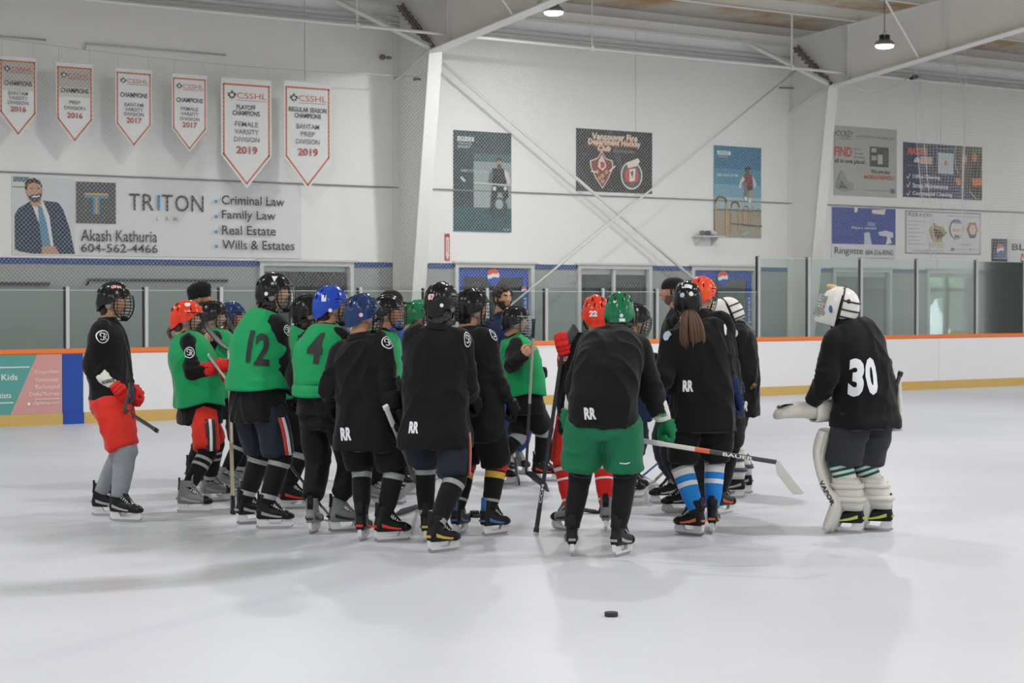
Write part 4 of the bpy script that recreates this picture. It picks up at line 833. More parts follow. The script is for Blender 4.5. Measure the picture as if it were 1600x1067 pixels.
# ---- shared skate meshes (origin under the middle of the blade, toe along +Y)
def skate_meshes():
    b = MB(); X = np.array([1.0,0,0]); Z = np.array([0,0,1.0])
    foot = [(-0.135,0.115,0.024,0.030),(-0.125,0.120,0.034,0.045),(-0.09,0.125,0.038,0.052),(-0.03,0.122,0.041,0.050),(0.04,0.114,0.047,0.042),(0.09,0.106,0.047,0.034),(0.125,0.100,0.041,0.027),(0.145,0.096,0.026,0.018)]
    b.loft([sring((0,y,z), X, Z, a, c, 18, 2.6) for (y, z, a, c) in foot])
    Yv = np.array([0,1.0,0]); ank = [(0.10,-0.075,0.036,0.058),(0.15,-0.072,0.039,0.062),(0.20,-0.066,0.042,0.060),(0.245,-0.060,0.046,0.060),(0.268,-0.058,0.047,0.060)]
    b.loft([sring((0,y,z), X, Yv, a, c, 18, 2.4) for (z, y, a, c) in ank])
    boot = remesh(b, 0.009, 2); boot.name = 'skate_boot'
    b = MB(); b.loft([sring((0,y,z), X, Z, a, c, 16, 2.6) for (y, z, a, c) in [(0.085,0.106,0.050,0.037),(0.11,0.103,0.047,0.034),(0.132,0.099,0.039,0.026),(0.152,0.095,0.024,0.016),(0.158,0.094,0.01,0.008)]]); toe = b.mesh('toe_cap')
    b = MB()                                     # blade holder: front and rear towers joined by a bridge
    pr = [(-0.135,0.088),(-0.130,0.042),(-0.115,0.022),(0.13,0.022),(0.15,0.038),(0.14,0.080),(0.07,0.082),(0.052,0.040),(-0.035,0.038),(-0.060,0.084)]
    b.prism(pr, -0.014, 0.014, (0,0,0), (0,1,0), (0,0,1), (1,0,0)); hold = b.mesh('blade_holder')
    b = MB(); b.prism([(-0.140,0.028),(-0.138,0.012),(-0.11,0.001),(0.0,-0.001),(0.11,0.001),(0.145,0.014),(0.150,0.030)], -0.002, 0.002, (0,0,0), (0,1,0), (0,0,1), (1,0,0)); run = b.mesh('blade')
    b = MB()
    for k in range(6):
        t = k/5; y = 0.075-0.085*t; z = 0.148+0.058*t; w = 0.030+0.004*t
        b.tube([(-w,y-0.012,z-0.022),(-w*0.5,y,z),(w*0.5,y+0.003,z+0.002),(w,y-0.012,z-0.022)], 0.0042, 5)
        b.tube([(-w,y-0.012,z-0.022),(0,y+0.008,z+0.008),(w,y-0.028,z+0.0)], 0.0036, 5)
    lac = b.mesh('laces')
    b = MB(); b.loft([sring((0,y,z), X, unit([0,0.8,0.6]), a, 0.010, 14, 3) for (y, z, a) in [(0.06,0.150,0.028),(0.02,0.190,0.032),(-0.010,0.235,0.036),(-0.012,0.285,0.038),(-0.006,0.312,0.030)]]); ton = b.mesh('tongue')
    b = MB(); b.loft([sring((0,y,z), X, Yv, a, 0.008, 14, 3) for (z, y, a) in [(0.19,-0.124,0.022),(0.24,-0.118,0.025),(0.268,-0.118,0.025),(0.286,-0.120,0.020),(0.292,-0.121,0.011)]]); ten = b.mesh('tendon_guard')
    b = MB()
    for s in (-1, 1):
        R3 = [[(s*0.0445,-0.10,0.140),(s*0.046,-0.04,0.118),(s*0.050,0.02,0.105),(s*0.051,0.055,0.100)], [(s*0.044,-0.10,0.114),(s*0.046,-0.04,0.098),(s*0.050,0.02,0.090),(s*0.051,0.055,0.090)]]
        V = R3[0]+R3[1]; b.add(V, [(i, i+1, i+5, i+4) for i in range(3)])
    b.box((0,-0.139,0.118), (0.050,0.012,0.016)); acc = b.mesh('side_accent')
    for me in (boot, toe, lac, ton, ten): me.polygons.foreach_set('use_smooth', [True]*len(me.polygons))
    for me in (toe, hold, run, lac, ton, ten, acc, boot):
        bm = bmesh.new(); bm.from_mesh(me); bmesh.ops.recalc_face_normals(bm, faces=bm.faces); bm.to_mesh(me); bm.free(); me.materials.append(None)
    return dict(boot=boot, toe=toe, hold=hold, run=run, lac=lac, ton=ton, ten=ten, acc=acc)
SK = skate_meshes()
def shared(me, name, m, parent):
    o = bpy.data.objects.new(name, me); COL.objects.link(o); o.parent = parent
    o.material_slots[0].link = 'OBJECT'; o.material_slots[0].material = m; return o
def skate(root, pos, yaw, boot=None, acc='silver', scale=1.0, roll=0.0, tend=None):
    s = shared(SK['boot'], 'skate', boot or M_boot, root); s.location = pos; s.rotation_euler = (0, roll, yaw); s.scale = (scale,)*3
    shared(SK['toe'], 'toe_cap', M_toe, s); shared(SK['hold'], 'blade_holder', M_holder, s); shared(SK['run'], 'blade', M_steelb, s)
    tag(shared(SK['lac'], 'laces', M_lace, s), kind='stuff'); shared(SK['ton'], 'tongue', boot or M_boot, s); shared(SK['ten'], 'tendon_guard', tend or M_toe, s)
    tag(shared(SK['acc'], 'side_accent', ACC[acc], s), kind='stuff'); return s

# ---- glove / hand geometry: +Y towards the knuckles, +Z back of the hand, thumb on side sx of X, grip axis along X
def hand_geom(b, sx, k=1.0, bare=False, open_=0.0):
    r = 0.0105 if bare else 0.0165; wd = 0.019 if bare else 0.0245
    b.loft([sring((0,y,z), (1,0,0), (0,0,1), a, c, 14, 2.8) for (y, z, a, c) in ([(-0.07,0,0.028,0.020),(-0.03,0,0.036,0.018),(0.02,0,0.042,0.016),(0.045,0,0.040,0.013)] if bare else [(-0.07,0.004,0.044,0.034),(-0.03,0.008,0.052,0.034),(0.01,0.010,0.056,0.032),(0.045,0.008,0.054,0.024)])])
    ln = [0.92, 1.0, 0.96, 0.80]
    for i in range(4):
        x = sx*(1.5-i)*wd; L = ln[i]*(1.0 if bare else 1.08); o = open_
        pts = [(x,0.035,0.0),(x,0.035+0.042*L,-0.004+0.004*o),(x,0.035+0.050*L+0.022*o,-0.034*L+0.016*o),(x,0.030+0.024*L+0.040*o,-0.060*L+0.018*o),(x,0.018+0.006+0.045*o,-0.058*L)]
        b.tube(catmull(pts, 3), [r*1.05]*4+[r]*5+[r*0.9]*3+[r*0.6], 8)
    pts = [(sx*0.030,-0.035,-0.006),(sx*0.058,-0.005,-0.018),(sx*0.056,0.030,-0.040),(sx*0.034,0.048,-0.056)]
    b.tube(catmull(pts, 3), [r*1.35]*5+[r*1.15]*4+[r*0.8], 8)
    if not bare:
        for j, y in enumerate((-0.045, -0.012, 0.020)):
            b.tube([(-0.046,y,0.034),(-0.02,y+0.003,0.046),(0.02,y+0.003,0.046),(0.046,y,0.034)], [0.012,0.017,0.017,0.012], 8)
        for i in range(4):
            x = sx*(1.5-i)*wd; b.ellipsoid((x,0.060,0.014), (0.0115,0.020,0.012), 8, 6); b.ellipsoid((x,0.088,-0.012), (0.0115,0.012,0.018), 8, 6)
    return b
_GM = {}
def glove_mesh(sx, open_=0.0):
    k = (sx, open_)
    if k not in _GM:
        b = MB(); hand_geom(b, sx, open_=open_); me = remesh(b, 0.0065, 1); me.name = 'glove'
        me.polygons.foreach_set('use_smooth', [True]*len(me.polygons)); me.materials.append(None)
        c = MB(); c.loft([sring((0,y,z), (1,0,0), (0,0,1), a, d, 18, 2.6) for (y, z, a, d) in [(-0.20,-0.026,0.070,0.062),(-0.19,-0.026,0.074,0.066),(-0.13,-0.022,0.066,0.060),(-0.085,-0.012,0.058,0.052),(-0.065,-0.004,0.052,0.044)]])
        cm = c.mesh('cuff'); cm.polygons.foreach_set('use_smooth', [True]*len(cm.polygons)); cm.materials.append(None)
        d = MB(); d.loft([sring((0,y,z), (1,0,0), (0,0,1), a, e, 18, 2.6) for (y, z, a, e) in [(-0.160,-0.024,0.0725,0.0660),(-0.130,-0.022,0.0680,0.0620),(-0.100,-0.0155,0.0635,0.0575)]], cap0=False, cap1=False); dm = d.mesh('cuff_band'); dm.polygons.foreach_set('use_smooth', [True]*len(dm.polygons)); dm.materials.append(None)
        _GM[k] = (me, cm, dm)
    return _GM[k]
def frame4(pos, X, Y, Z, s=1.0):
    m = Matrix.Identity(4)
    for i in range(3): m[i][0] = X[i]*s; m[i][1] = Y[i]*s; m[i][2] = Z[i]*s; m[i][3] = pos[i]
    return m

# ---- head, helmets
def head_verts(n=36, m=28, grow=0.0):
    rings = []
    for i in range(m+1):
        t = PI/2 - PI*(i+0.03)/(m+0.06); a = np.linspace(0, 2*PI, n, endpoint=False)
        u = np.stack([np.sin(a)*math.cos(t), np.cos(a)*math.cos(t), np.full(n, math.sin(t))], 1); p = u*np.array([0.077+grow,0.096+grow,0.118+grow])
        x, y, z = p[:,0].copy(), p[:,1].copy(), p[:,2].copy(); fr = np.clip(y/0.096, 0, 1); f = np.clip(-z/0.118, 0, 1); f = f*f*(3-2*f)
        x = x*(1-0.30*f); y = np.where(y < 0, y*(1-0.45*f), y*(1-0.05*f)); y = y + 0.014*np.exp(-((z+0.098)/0.022)**2)*fr
        zb = np.where(z > -0.022, np.exp(-((z+0.022)/0.030)**2), np.exp(-((z+0.022)/0.012)**2))
        y = y + 0.031*np.exp(-(x/0.0125)**2)*zb*fr + 0.008*np.exp(-((z-0.034)/0.012)**2)*fr
        y = y - 0.012*np.exp(-((np.abs(x)-0.031)/0.016)**2-((z-0.012)/0.013)**2)*fr + 0.007*np.exp(-(x/0.022)**2-((z+0.062)/0.009)**2)*fr
        rings.append(np.stack([x, y, z], 1))
    return rings
def add_head(b, C, R, neck):
    tr = lambda P: np.asarray(P) @ R.T + C
    b.loft([tr(r) for r in head_verts()], 0)
    for s in (-1, 1):
        b.ellipsoid(tr([s*0.077,-0.008,-0.004]), (0.012,0.022,0.034), 10, 8, 0, R)
        b.ellipsoid(tr([s*0.031,0.076,0.012]), (0.0135,0.010,0.0085), 10, 8, 1, R); b.ellipsoid(tr([s*0.031,0.0835,0.012]), (0.006,0.0045,0.006), 8, 6, 2, R)
        b.tube([tr([s*0.014,0.094,0.030]), tr([s*0.032,0.091,0.036]), tr([s*0.050,0.078,0.030])], [0.005,0.0075,0.004], 6, 2)
    b.tube([tr([-0.024,0.088,-0.064]), tr([0,0.097,-0.063]), tr([0.024,0.088,-0.064])], [0.003,0.006,0.003], 6, 3)
    b.tube([tr([0,-0.015,-0.03]), tr([0,-0.018,-0.09]), np.asarray(neck)], [0.056,0.056,0.066], 14, 0)

def hel_pt(th, al, a=0.108, b_=0.138, c=0.152, grow=0.0):
    e = 0.92; s = abs(math.sin(al))**e; q = math.cos(al); z = math.copysign(abs(q)**e, q)
    if al > PI/2: s = max(s, 0.93)
    sx, cy = math.sin(th), math.cos(th)
    return np.array([(a+grow)*s*math.copysign(abs(sx)**0.94, sx), (b_+grow)*s*math.copysign(abs(cy)**0.94, cy)-0.006, (c+grow)*z])
def hel_edge(th):
    d = abs(math.degrees((th+PI) % (2*PI)-PI)); X = [0,35,60,78,92,112,135,160,180]; Z = [0.052,0.048,0.034,-0.002,-0.022,-0.030,-0.070,-0.088,-0.088]
    return float(np.interp(d, X, Z))
def helmet(root, C, R, col, cage='black', name='helmet', stickers=(), strap=True, vis=True):
    tr = lambda P: np.asarray(P) @ R.T + C; m = HEL[col]
    n, k = 60, 18; out = []; inn = []
    for i in range(k+1):
        v = i/k; ro = []; ri = []
        for j in range(n):
            th = 2*PI*j/n; ae = math.acos(max(-0.999, min(0.999, hel_edge(th)/0.152))); al = max(0.02, ae*v); p = hel_pt(th, al)
            x, y, z = p; g = 0.0
            g += 0.0055*math.exp(-(x/0.022)**2)*(1 if z > 0.06 else 0.3)                      # centre ridge
            g -= 0.0050*math.exp(-((abs(x)-0.040)/0.009)**2)*(1 if z > 0.04 else 0)            # grooves
            g += 0.0045*math.exp(-((abs(x)-0.066)/0.014)**2)*(1 if z > 0.03 else 0.2)
            g += 0.004 if y > 0.012 else (-0.001 if y > -0.004 else 0.0)                       # front shell overlaps the rear one
            g += 0.005*math.exp(-((z+0.035)/0.014)**2)*(1 if y < -0.02 else 0)                 # occipital band
            if v > 0.93: g += 0.002
            ro.append(p+unit(p)*g); ri.append(p*0.90)
        out.append(tr(np.array(ro))); inn.append(tr(np.array(ri)))
    b = MB(); b.loft(out + inn[::-1], [0]*(k)+[1]+[1]*(k), True, True)
    h = b.build(name, [m, M_pad], root, True, 38)
    b = MB()                                          # vents
    for (td, ad) in ((18,38),(-18,38),(40,52),(-40,52),(150,40),(-150,40),(165,62),(-165,62),(125,60),(-125,60),(75,58),(-75,58)):
        th, al = math.radians(td), math.radians(ad); p = hel_pt(th, al, grow=0.0035); q = hel_pt(th, al+0.02, grow=0.0035); d = unit(q-p); nn = unit(p); w = unit(np.cross(d, nn)); nn = np.cross(w, d)
        RR = np.stack([w, d, nn], 1); b.ellipsoid(tr(p), (0.0065,0.022,0.004), 8, 5, 0, R @ RR)
    tag(b.build('vents', M_vent, h, True), kind='stuff')
    for s in (-1, 1):
        b = MB(); b.ellipsoid(tr([s*0.103,-0.012,-0.030]), (0.006,0.028,0.034), 12, 8, 0, R); b.build('ear_guard', M_ear, h, True)
        b = MB(); b.tube([tr([s*0.100,0.035,0.010]), tr([s*0.092,0.028,-0.05]), tr([s*0.062,0.045,-0.105]), tr([s*0.016,0.070,-0.128])], 0.006, 6)
        if strap: b.build('chin_strap', M_black, h, True)
    if cage:
        b = MB(); w = 0.0026
        def cp(th, z):
            f = max(0, (z+0.04)/0.10) if z > -0.04 else (-0.04-z)/0.11; y0 = 0.168-0.020*f*f if z > -0.04 else 0.168-0.052*f*f
            return np.array([0.108*math.sin(th)*(1-0.22*max(0,-z-0.03)/0.11), -0.01+(y0+0.01)*math.cos(th), z])
        for z in np.linspace(0.055, -0.150, 9):
            lim = math.radians(88 if z > -0.05 else 88-260*(-0.05-z)); b.tube([tr(cp(t, z)) for t in np.linspace(-lim, lim, 11)], w if abs(z-0.055) > 0.01 and z > -0.14 else w*1.5, 5)
        for td in (-66,-44,-24,-8,8,24,44,66):
            b.tube([tr(cp(math.radians(td), z)) for z in np.linspace(0.055, -0.150 if abs(td) < 50 else -0.09, 8)], w, 5)
        tag(b.build('cage', M_cage if cage == 'black' else M_cagew, h, True), kind='stuff')
        b = MB(); b.ellipsoid(tr([0,0.095,-0.132]), (0.040,0.030,0.022), 12, 8, 0, R); b.build('chin_cup', M_pad, h, True)
    return h
def goalie_mask(root, C, R):
    tr = lambda P: np.asarray(P) @ R.T + C; n, k = 60, 24
    def pt(th, al, g=0.0):
        p = hel_pt(th, al, 0.118, 0.150, 0.160, g); 
        if p[2] < -0.02 and math.cos(th) > 0: p = p + np.array([0, 0.028*math.cos(th)*min(1, (-0.02-p[2])/0.08), 0]); p[0] *= 1-0.35*min(1, (-0.02-p[2])/0.13)
        return p
    V = []; F = []
    for i in range(k+1):
        for j in range(n):
            th = 2*PI*j/n; V.append(pt(th, 0.02+math.radians(152)*i/k))
    V = np.array(V)
    for i in range(k):
        for j in range(n):
            q = (i*n+j, i*n+(j+1) % n, (i+1)*n+(j+1) % n, (i+1)*n+j); c = V[list(q)].mean(0); th = abs(math.degrees(math.atan2(c[0], c[1])))
            if th < 46 and -0.085 < c[2] < 0.058: continue
            if th > 104 and c[2] < -0.075: continue
            if 100 < th < 106: continue
            F.append(q)
    b = MB(); b.add(tr(V), F); h = b.build('goalie_mask', [HEL['white']], root, True, 50)
    md = h.modifiers.new('thickness', 'SOLIDIFY'); md.thickness = 0.008; md.offset = -1
    b = MB()
    for z in np.linspace(0.058, -0.088, 8):
        pp = []
        for td in np.linspace(-52, 52, 9):
            th = math.radians(td); al = math.acos(max(-0.98, min(0.98, z/0.160))); q = pt(th, al, 0.004); q[1] += 0.022*math.cos(th*1.6); pp.append(tr(q))
        b.tube(pp, 0.003, 5)
    for td in (-40,-24,-8,8,24,40):
        pp = []
        for z in np.linspace(0.06, -0.09, 8):
            th = math.radians(td); al = math.acos(max(-0.98, min(0.98, z/0.160))); q = pt(th, al, 0.004); q[1] += 0.020*math.cos(th*1.6); pp.append(tr(q))
        b.tube(pp, 0.003, 5)
    tag(b.build('cage', M_cagew, h, True), kind='stuff')
    b = MB(); b.loft([tr(np.array([pt(math.radians(t), math.radians(a_), -0.008) for t in np.linspace(96, 264, 24)])) for a_ in (8, 30, 55, 80, 105, 118)], 0, False, False); b.build('back_lining', M_pad, h, True)
    b = MB()
    for z in (0.06, 0.0, -0.05):
        al = math.acos(z/0.160); b.tube([tr(pt(math.radians(t), al, 0.004)) for t in np.linspace(98, 262, 15)], 0.007, 6)
    b.tube([tr(pt(math.radians(102), math.radians(a_), 0.003)) for a_ in range(6, 128, 12)], 0.006, 6); b.tube([tr(pt(math.radians(-102), math.radians(a_), 0.003)) for a_ in range(6, 128, 12)], 0.006, 6)
    tag(b.build('back_strap', M_black, h, True), kind='stuff')
    b = MB(); b.ellipsoid(tr([0,0.085,0.135]), (0.035,0.05,0.025), 12, 8, 0, R); b.build('crown_pad', mat('mask_gold', (200,170,120), 0.4), h, True)
    return h

FIGS = {}
class Fig:
    def __init__(s, key, label, feet, face, head, **k):
        s.k = k; s.key = key; FIGS[key] = s; g = k.get
        G = [ground(*f) for f in feet]; base = (G[0]+G[1])/2; s.D = depth_of(base); s.th = YAW - math.radians(face)
        s.base = base; c_, s_ = math.cos(s.th), math.sin(s.th); s.Rz = np.array([[c_,-s_,0],[s_,c_,0],[0,0,1]])
        s.root = thing('person', label, 'person', tuple(base), s.th, g('group', 'skaters gathered on the ice'))
        sc = s.sc = g('scale', 1.0); pxm = FPX/s.D
        top = s.loc(at_depth(head[0], head[1], s.D + g('hd', 0.03)))
        H = top[2]; s.H = H; fs = g('size', H/1.88); s.fs = fs
        s.HC = top - np.array([0, 0, g('crown', 0.152)]); s.HR = rotm(g('hyaw', 0), g('hpitch', 0), g('hroll', 0))
        F = [s.loc(q) for q in G]                                # [left, right]
        yaw = g('fyaw', (-14, 14)); hz = g('hipz', 0.925*fs); hip = np.array([g('hipx', (F[0][0]+F[1][0])/2*0.6), g('hipy', -0.045), hz])
        s.X = rotm(g('twist', 0)) @ np.array([1.0,0,0])
        nb = s.HC + s.HR @ np.array([0,-0.03,-0.09]) + np.array([0,-0.02,-0.062+g('neck', 0.0)]); L = np.linalg.norm(nb-hip)
        ctl = hip + np.array([0, g('bend', -0.01), 0.55*L])
        B = lambda t: (1-t)**2*hip + 2*t*(1-t)*ctl + t*t*nb if t >= 0 else hip + (ctl-hip)*2*t
        T = lambda t: unit(2*(1-max(t,0))*(ctl-hip) + 2*max(t,0)*(nb-ctl))
        bulk = 0.93*g('bulk', 1.0)*(0.5+0.5*fs)
        def tr_ring(t, a, b_, n=32, e=2.5):
            tt = T(t); X = unit(s.X*max(0,min(1,t*1.5)) + np.array([1.0,0,0])*(1-max(0,min(1,t*1.5)))); X = unit(X-tt*np.dot(X,tt)); Y = np.cross(tt, X); return sring(B(t), X, Y, a*bulk, b_*bulk, n, e)
        # ---- arms
        S = {}; s.hand = {}; s.wrist = {}; s.elbow = {}
        tb = T(0.84); Xs = unit(s.X-tb*np.dot(s.X,tb)); Yf = np.cross(tb, Xs)
        for nm, sg in (('L', -1), ('R', 1)):
            S[nm] = B(0.83) + Xs*sg*0.182*bulk; h = g('hand'+nm)
            if h is None: tgt = S[nm] + np.array([sg*0.06, 0.10, -0.60*fs])
            elif len(h) == 3 and h[0] > 3: tgt = s.loc(at_depth(h[0], h[1], s.D+h[2]))
            else: tgt = np.array(h, float)
            d = tgt-S[nm]; reach = g('reach', 0.62)*fs
            if np.linalg.norm(d) > reach: tgt = S[nm]+unit(d)*reach
            hint = np.array(g('elb'+nm, (sg*0.22, -0.8, -0.5)), float)
            u = unit(tgt-S[nm]); wr = tgt - u*0.085; E = ik(S[nm], wr, 0.285*fs, 0.255*fs, hint); 
            if g('elbow'+nm): e_ = g('elbow'+nm); E = s.loc(at_depth(e_[0], e_[1], s.D+e_[2]))
            fd = unit(tgt-E); wr = tgt - fd*0.085
            s.hand[nm], s.wrist[nm], s.elbow[nm] = tgt, wr, E
        # ---- body (skin): one mesh
        b = MB(); add_head(b, s.HC, s.HR, nb)
        b.loft([tr_ring(t, a, c) for (t, a, c) in ((0,0.15,0.10),(0.4,0.14,0.10),(0.75,0.17,0.10),(0.92,0.08,0.07))])
        hips = [hip + np.array([-0.095*fs,0,-0.03]), hip + np.array([0.095*fs,0,-0.03])]; s.ank = []; s.knee = []
        for i in range(2):
            dv = rotm(yaw[i]) @ np.array([0,1.0,0]); a = F[i] - dv*0.062 + np.array([0,0,0.15]); dd_ = np.linalg.norm(hips[i]-a)*g('kbend', 1.012); k_ = ik(hips[i], a + np.array([0,0,0.02]), 0.51*dd_, 0.49*dd_, dv); s.ank.append(a); s.knee.append(k_)
            b.tube([hips[i], k_, a], [0.06,0.045,0.03], 8)
        bare = g('bare', '')
        for nm, sg in (('L', -1), ('R', 1)):
            b.tube([S[nm], s.elbow[nm], s.wrist[nm] - unit(s.wrist[nm]-s.elbow[nm])*(0.0 if (nm in bare or not g('glove')) else 0.07)], [0.045,0.036,0.026], 10)
            if nm in bare:
                Xh, Yh, Zh = s.hframe(nm, sg); hb = MB(); hand_geom(hb, sg*-1 if nm == 'R' else 1, bare=True)
                V = np.concatenate(hb.v); R3 = np.stack([Xh, Yh, Zh], 1); b.add((V @ R3.T) + s.hand[nm] - Yh*0.045 + Zh*0.03, hb.f)
        s.body = b.build('body', [SKIN[g('skin', 0)], M_eyew, M_eyed, M_lip], s.root, True)
        # ---- jersey / jacket
        jm = g('jersey', F_black); hem = g('hem', 0.15)/L; vox = g('voxel', 0.0115); b = MB()
        flare = g('flare', 1.0)
        for_t = [(-hem,0.262*flare,0.198*flare),(-hem*0.55,0.258*flare,0.196*flare),(0,0.252,0.186),(0.22,0.238,0.172),(0.45,0.236,0.168),(0.64,0.243,0.168),(0.77,0.234,0.156),(0.86,0.200,0.136),(0.93,0.140,0.108),(0.985,0.084,0.080),(1.03,0.074,0.072)]
        b.loft([tr_ring(*q) for q in for_t])
        for nm, sg in (('L', -1), ('R', 1)):
            Sx, E, Wr = S[nm], s.elbow[nm], s.wrist[nm]; Wr = Wr - unit(Wr-E)*(0.0 if (nm in bare or not g('glove')) else 0.085); path = catmull([Sx-Xs*sg*0.08+tb*0.012, Sx, (Sx+E)/2, E, (E+Wr)/2, Wr + unit(Wr-E)*0.01], 4); nP = len(path)
            rr = np.interp(np.linspace(0,1,nP), [0,0.2,0.4,0.6,0.8,1], np.array([0.080,0.090,0.084,0.078,0.074,0.064])*bulk*g('sleeve', 1.0)); b.tube(path, list(rr), 18)
        me = remesh(b, vox, 3); sd = abs(hash(key)) % 97 if False else sum(map(ord, key)); zr = hip[2]
        def folds(P):
            q = P + 0.05*np.stack([vnoise(P*4.3, sd), vnoise(P*4.3, sd+21), vnoise(P*4.3, sd+22)], 1)
            dg = np.stack([q[:,0]+0.45*np.sign(q[:,0])*(q[:,2]-zr), q[:,1], q[:,2]], 1)
            r1 = (1-np.abs(vnoise(dg*np.array([9.0,9.0,2.2]), sd+1)))**3; r2 = (1-np.abs(vnoise(q*np.array([5.0,5.0,6.5])+3.3, sd+2)))**4; f2 = vnoise(P*np.array([17,17,10.0]), sd+4)
            el = sum(np.exp(-(np.linalg.norm(P-s.elbow[q_], axis=1)/0.13)**2) for q_ in 'LR')
            wst = np.exp(-((P[:,2]-zr-0.16)/0.10)**2)
            return r1*0.017 - 0.007 + r2*0.010*(0.5+wst) + f2*0.0025 + el*0.016*(1-np.abs(vnoise(P*np.array([8,8,24.0]), sd+3)))**3
        displace(me, folds); s.jersey = obj_from(me, g('jname', 'jersey'), jm, s.root, True)
        b = MB(); q0 = tr_ring(0.975,0.092,0.090,24); q1 = tr_ring(1.02,0.086,0.084,24); q2 = tr_ring(1.03,0.066,0.064,24); b.loft([tr_ring(0.955,0.112,0.100,24), q0, q1, q2], 0, False, False)
        b.build('collar', g('collar', jm), s.jersey, True)
        # ---- bib
        if g('bib'):
            hb = g('bibhem', 0.02)/L; b = MB(); dr = g('bibdrop', 0.03)
            rows = [(hb,0.272,0.204),(hb+0.08,0.270,0.202),(0.25,0.258,0.194),(0.45,0.254,0.190),(0.62,0.252,0.188),(0.74,0.236,0.180),(0.82,0.196,0.164),(0.89,0.158,0.140),(0.945,0.122,0.116),(0.975,0.096,0.096)]
            R_ = []
            for i, (t, a, c) in enumerate(rows):
                rg = tr_ring(t, a, c, 44)
                if i < 2: ang = np.linspace(0, 2*PI, 44, endpoint=False); rg = rg - np.outer((1-i*0.6)*dr*(np.abs(np.sin(ang))-0.3), [0,0,1.0])
                R_.append(rg)
            fine = []
            for r0, r1 in zip(R_[:-1], R_[1:]):
                for q in range(4): fine.append(r0+(r1-r0)*q/4)
            fine.append(R_[-1]); b.loft(fine, 0, False, False); me = b.mesh('bib')
            bm = bmesh.new(); bm.from_mesh(me); bmesh.ops.recalc_face_normals(bm, faces=bm.faces); bm.to_mesh(me); bm.free()
            displace(me, lambda P: (1-np.abs(vnoise(P*np.array([6,6,2.2])+1.2*vnoise(P*2.7,sd)[:,None], sd+5))*2)*0.008 + 0.016*(1-np.abs(vnoise(P*np.array([7,7,3.0])+2.0*vnoise(P*2.2,sd+31)[:,None], sd+30)))**4 + 0.003*vnoise(P*14, sd+6) + 0.011)
            s.bib = obj_from(me, 'bib', F_green, s.root, True); md = s.bib.modifiers.new('cloth', 'SOLIDIFY'); md.thickness = 0.004
            b = MB(); b.tube(list(R_[0])+[R_[0][0]], 0.0045, 5); b.build('hem_binding', P_black, s.bib, True)
        # ---- pants
        pm = g('pants', F_blackp); style = g('pstyle', 'shorts'); b = MB(); pw = g('pwide', 1.0)
        b.loft([sring(hip+np.array([0,0,z]), (1,0,0), (0,1,0), a*fs, c*fs, 26, 2.5) for (z, a, c) in ((0.10,0.180,0.130),(0.0,0.200,0.145),(-0.08,0.205,0.152),(-0.13,0.15,0.12))])
        s.legpath = []
        for i in range(2):
            kn, an = s.knee[i], s.ank[i]; sg = (-1, 1)[i]; hp = hips[i] + np.array([sg*0.015,0,0.02])
            if style == 'shorts':
                end = kn + (hp-kn)*g('pshort', 0.06); pts = catmull([hp, (hp+end)/2+np.array([sg*0.01,0.008,0]), end], 4); rr = np.linspace(0.125, 0.112, len(pts))*fs*pw
            else:
                pts = catmull([hp, (hp+kn)/2, kn, (kn+an)/2, an+np.array([0,0,g('cuffz', 0.05)])], 4); rr = np.interp(np.linspace(0,1,len(pts)), [0,0.25,0.5,0.75,1], np.array([0.115,0.105,0.088,0.080,0.066])*fs*pw)
            b.tube(pts, list(rr), 18); s.legpath.append((pts, rr))
        me = remesh(b, 0.0125, 3); displace(me, lambda P: (1-np.abs(vnoise(P*np.array([8,8,4.0]), sd+8))*2)*0.006 + 0.012*(1-np.abs(vnoise(P*np.array([7,7,9.0]), sd+10)))**4 + 0.003*vnoise(P*16, sd+9)); s.pants = obj_from(me, 'pants', pm, s.root, True)
        for st in g('stripes', ()):                              # (side, angle0, angle1, material) on the outer thigh
            i = {'L': 0, 'R': 1}[st[0]]; pts, rr = s.legpath[i]; b = MB(); rows = []
            for p, r in zip(pts, rr): rows.append(np.array([p + (r+0.020)*np.array([math.sin(math.radians(a)), math.cos(math.radians(a)), 0]) for a in np.linspace(st[1], st[2], 5)]))
            V = np.concatenate(rows); nn = len(rows); b.add(V, [(q*5+w, q*5+w+1, q*5+w+6, q*5+w+5) for q in range(2, nn-1) for w in range(4)]); o = b.build('stripe', st[3], s.pants, True); md = o.modifiers.new('t', 'SOLIDIFY'); md.thickness = 0.006
        # ---- socks
        sm = g('socks', [F_sock]); bands = g('bands', [(0, 1, 0)]); s.sock = []
        for i in range(2):
            if style != 'shorts' and not g('socks'): break
            kn, an = s.knee[i], s.ank[i]; hp = hips[i]; dv = rotm(yaw[i]) @ np.array([0,1.0,0]); a0 = kn+(hp-kn)*0.16; a1 = an+np.array([0,0,0.045])
            tl = sorted(set([q for bd in bands for q in bd[:2]] + list(np.linspace(0,1,22)))); rings = []; mi = []
            for t in tl:
                p = a0+(kn-a0)*min(1,t/0.18) if t < 0.18 else kn+(a1-kn)*(t-0.18)/0.82
                bu = float(np.interp(t, [0,0.1,0.2,0.32,0.5,0.75,1], [0.088,0.090,0.088,0.080,0.078,0.070,0.055]))*fs*g('calf', 1.0); fo = float(np.interp(t, [0,0.15,0.3,0.8,1], [0,0.014,0.010,0.008,0.0]))
                ax = unit(an-kn if t > 0.18 else kn-hp); Xc = unit(np.cross(dv, -ax)); Yc = np.cross(-ax, Xc)
                r0 = sring(p + Yc*fo, Xc, Yc, bu*0.92, bu, 20, 2.1); nz = vnoise(r0*np.array([9,9,26.0]), sd+11+i)*0.0035; r0 = r0 + (r0-p)*nz[:,None]/bu; rings.append(r0)
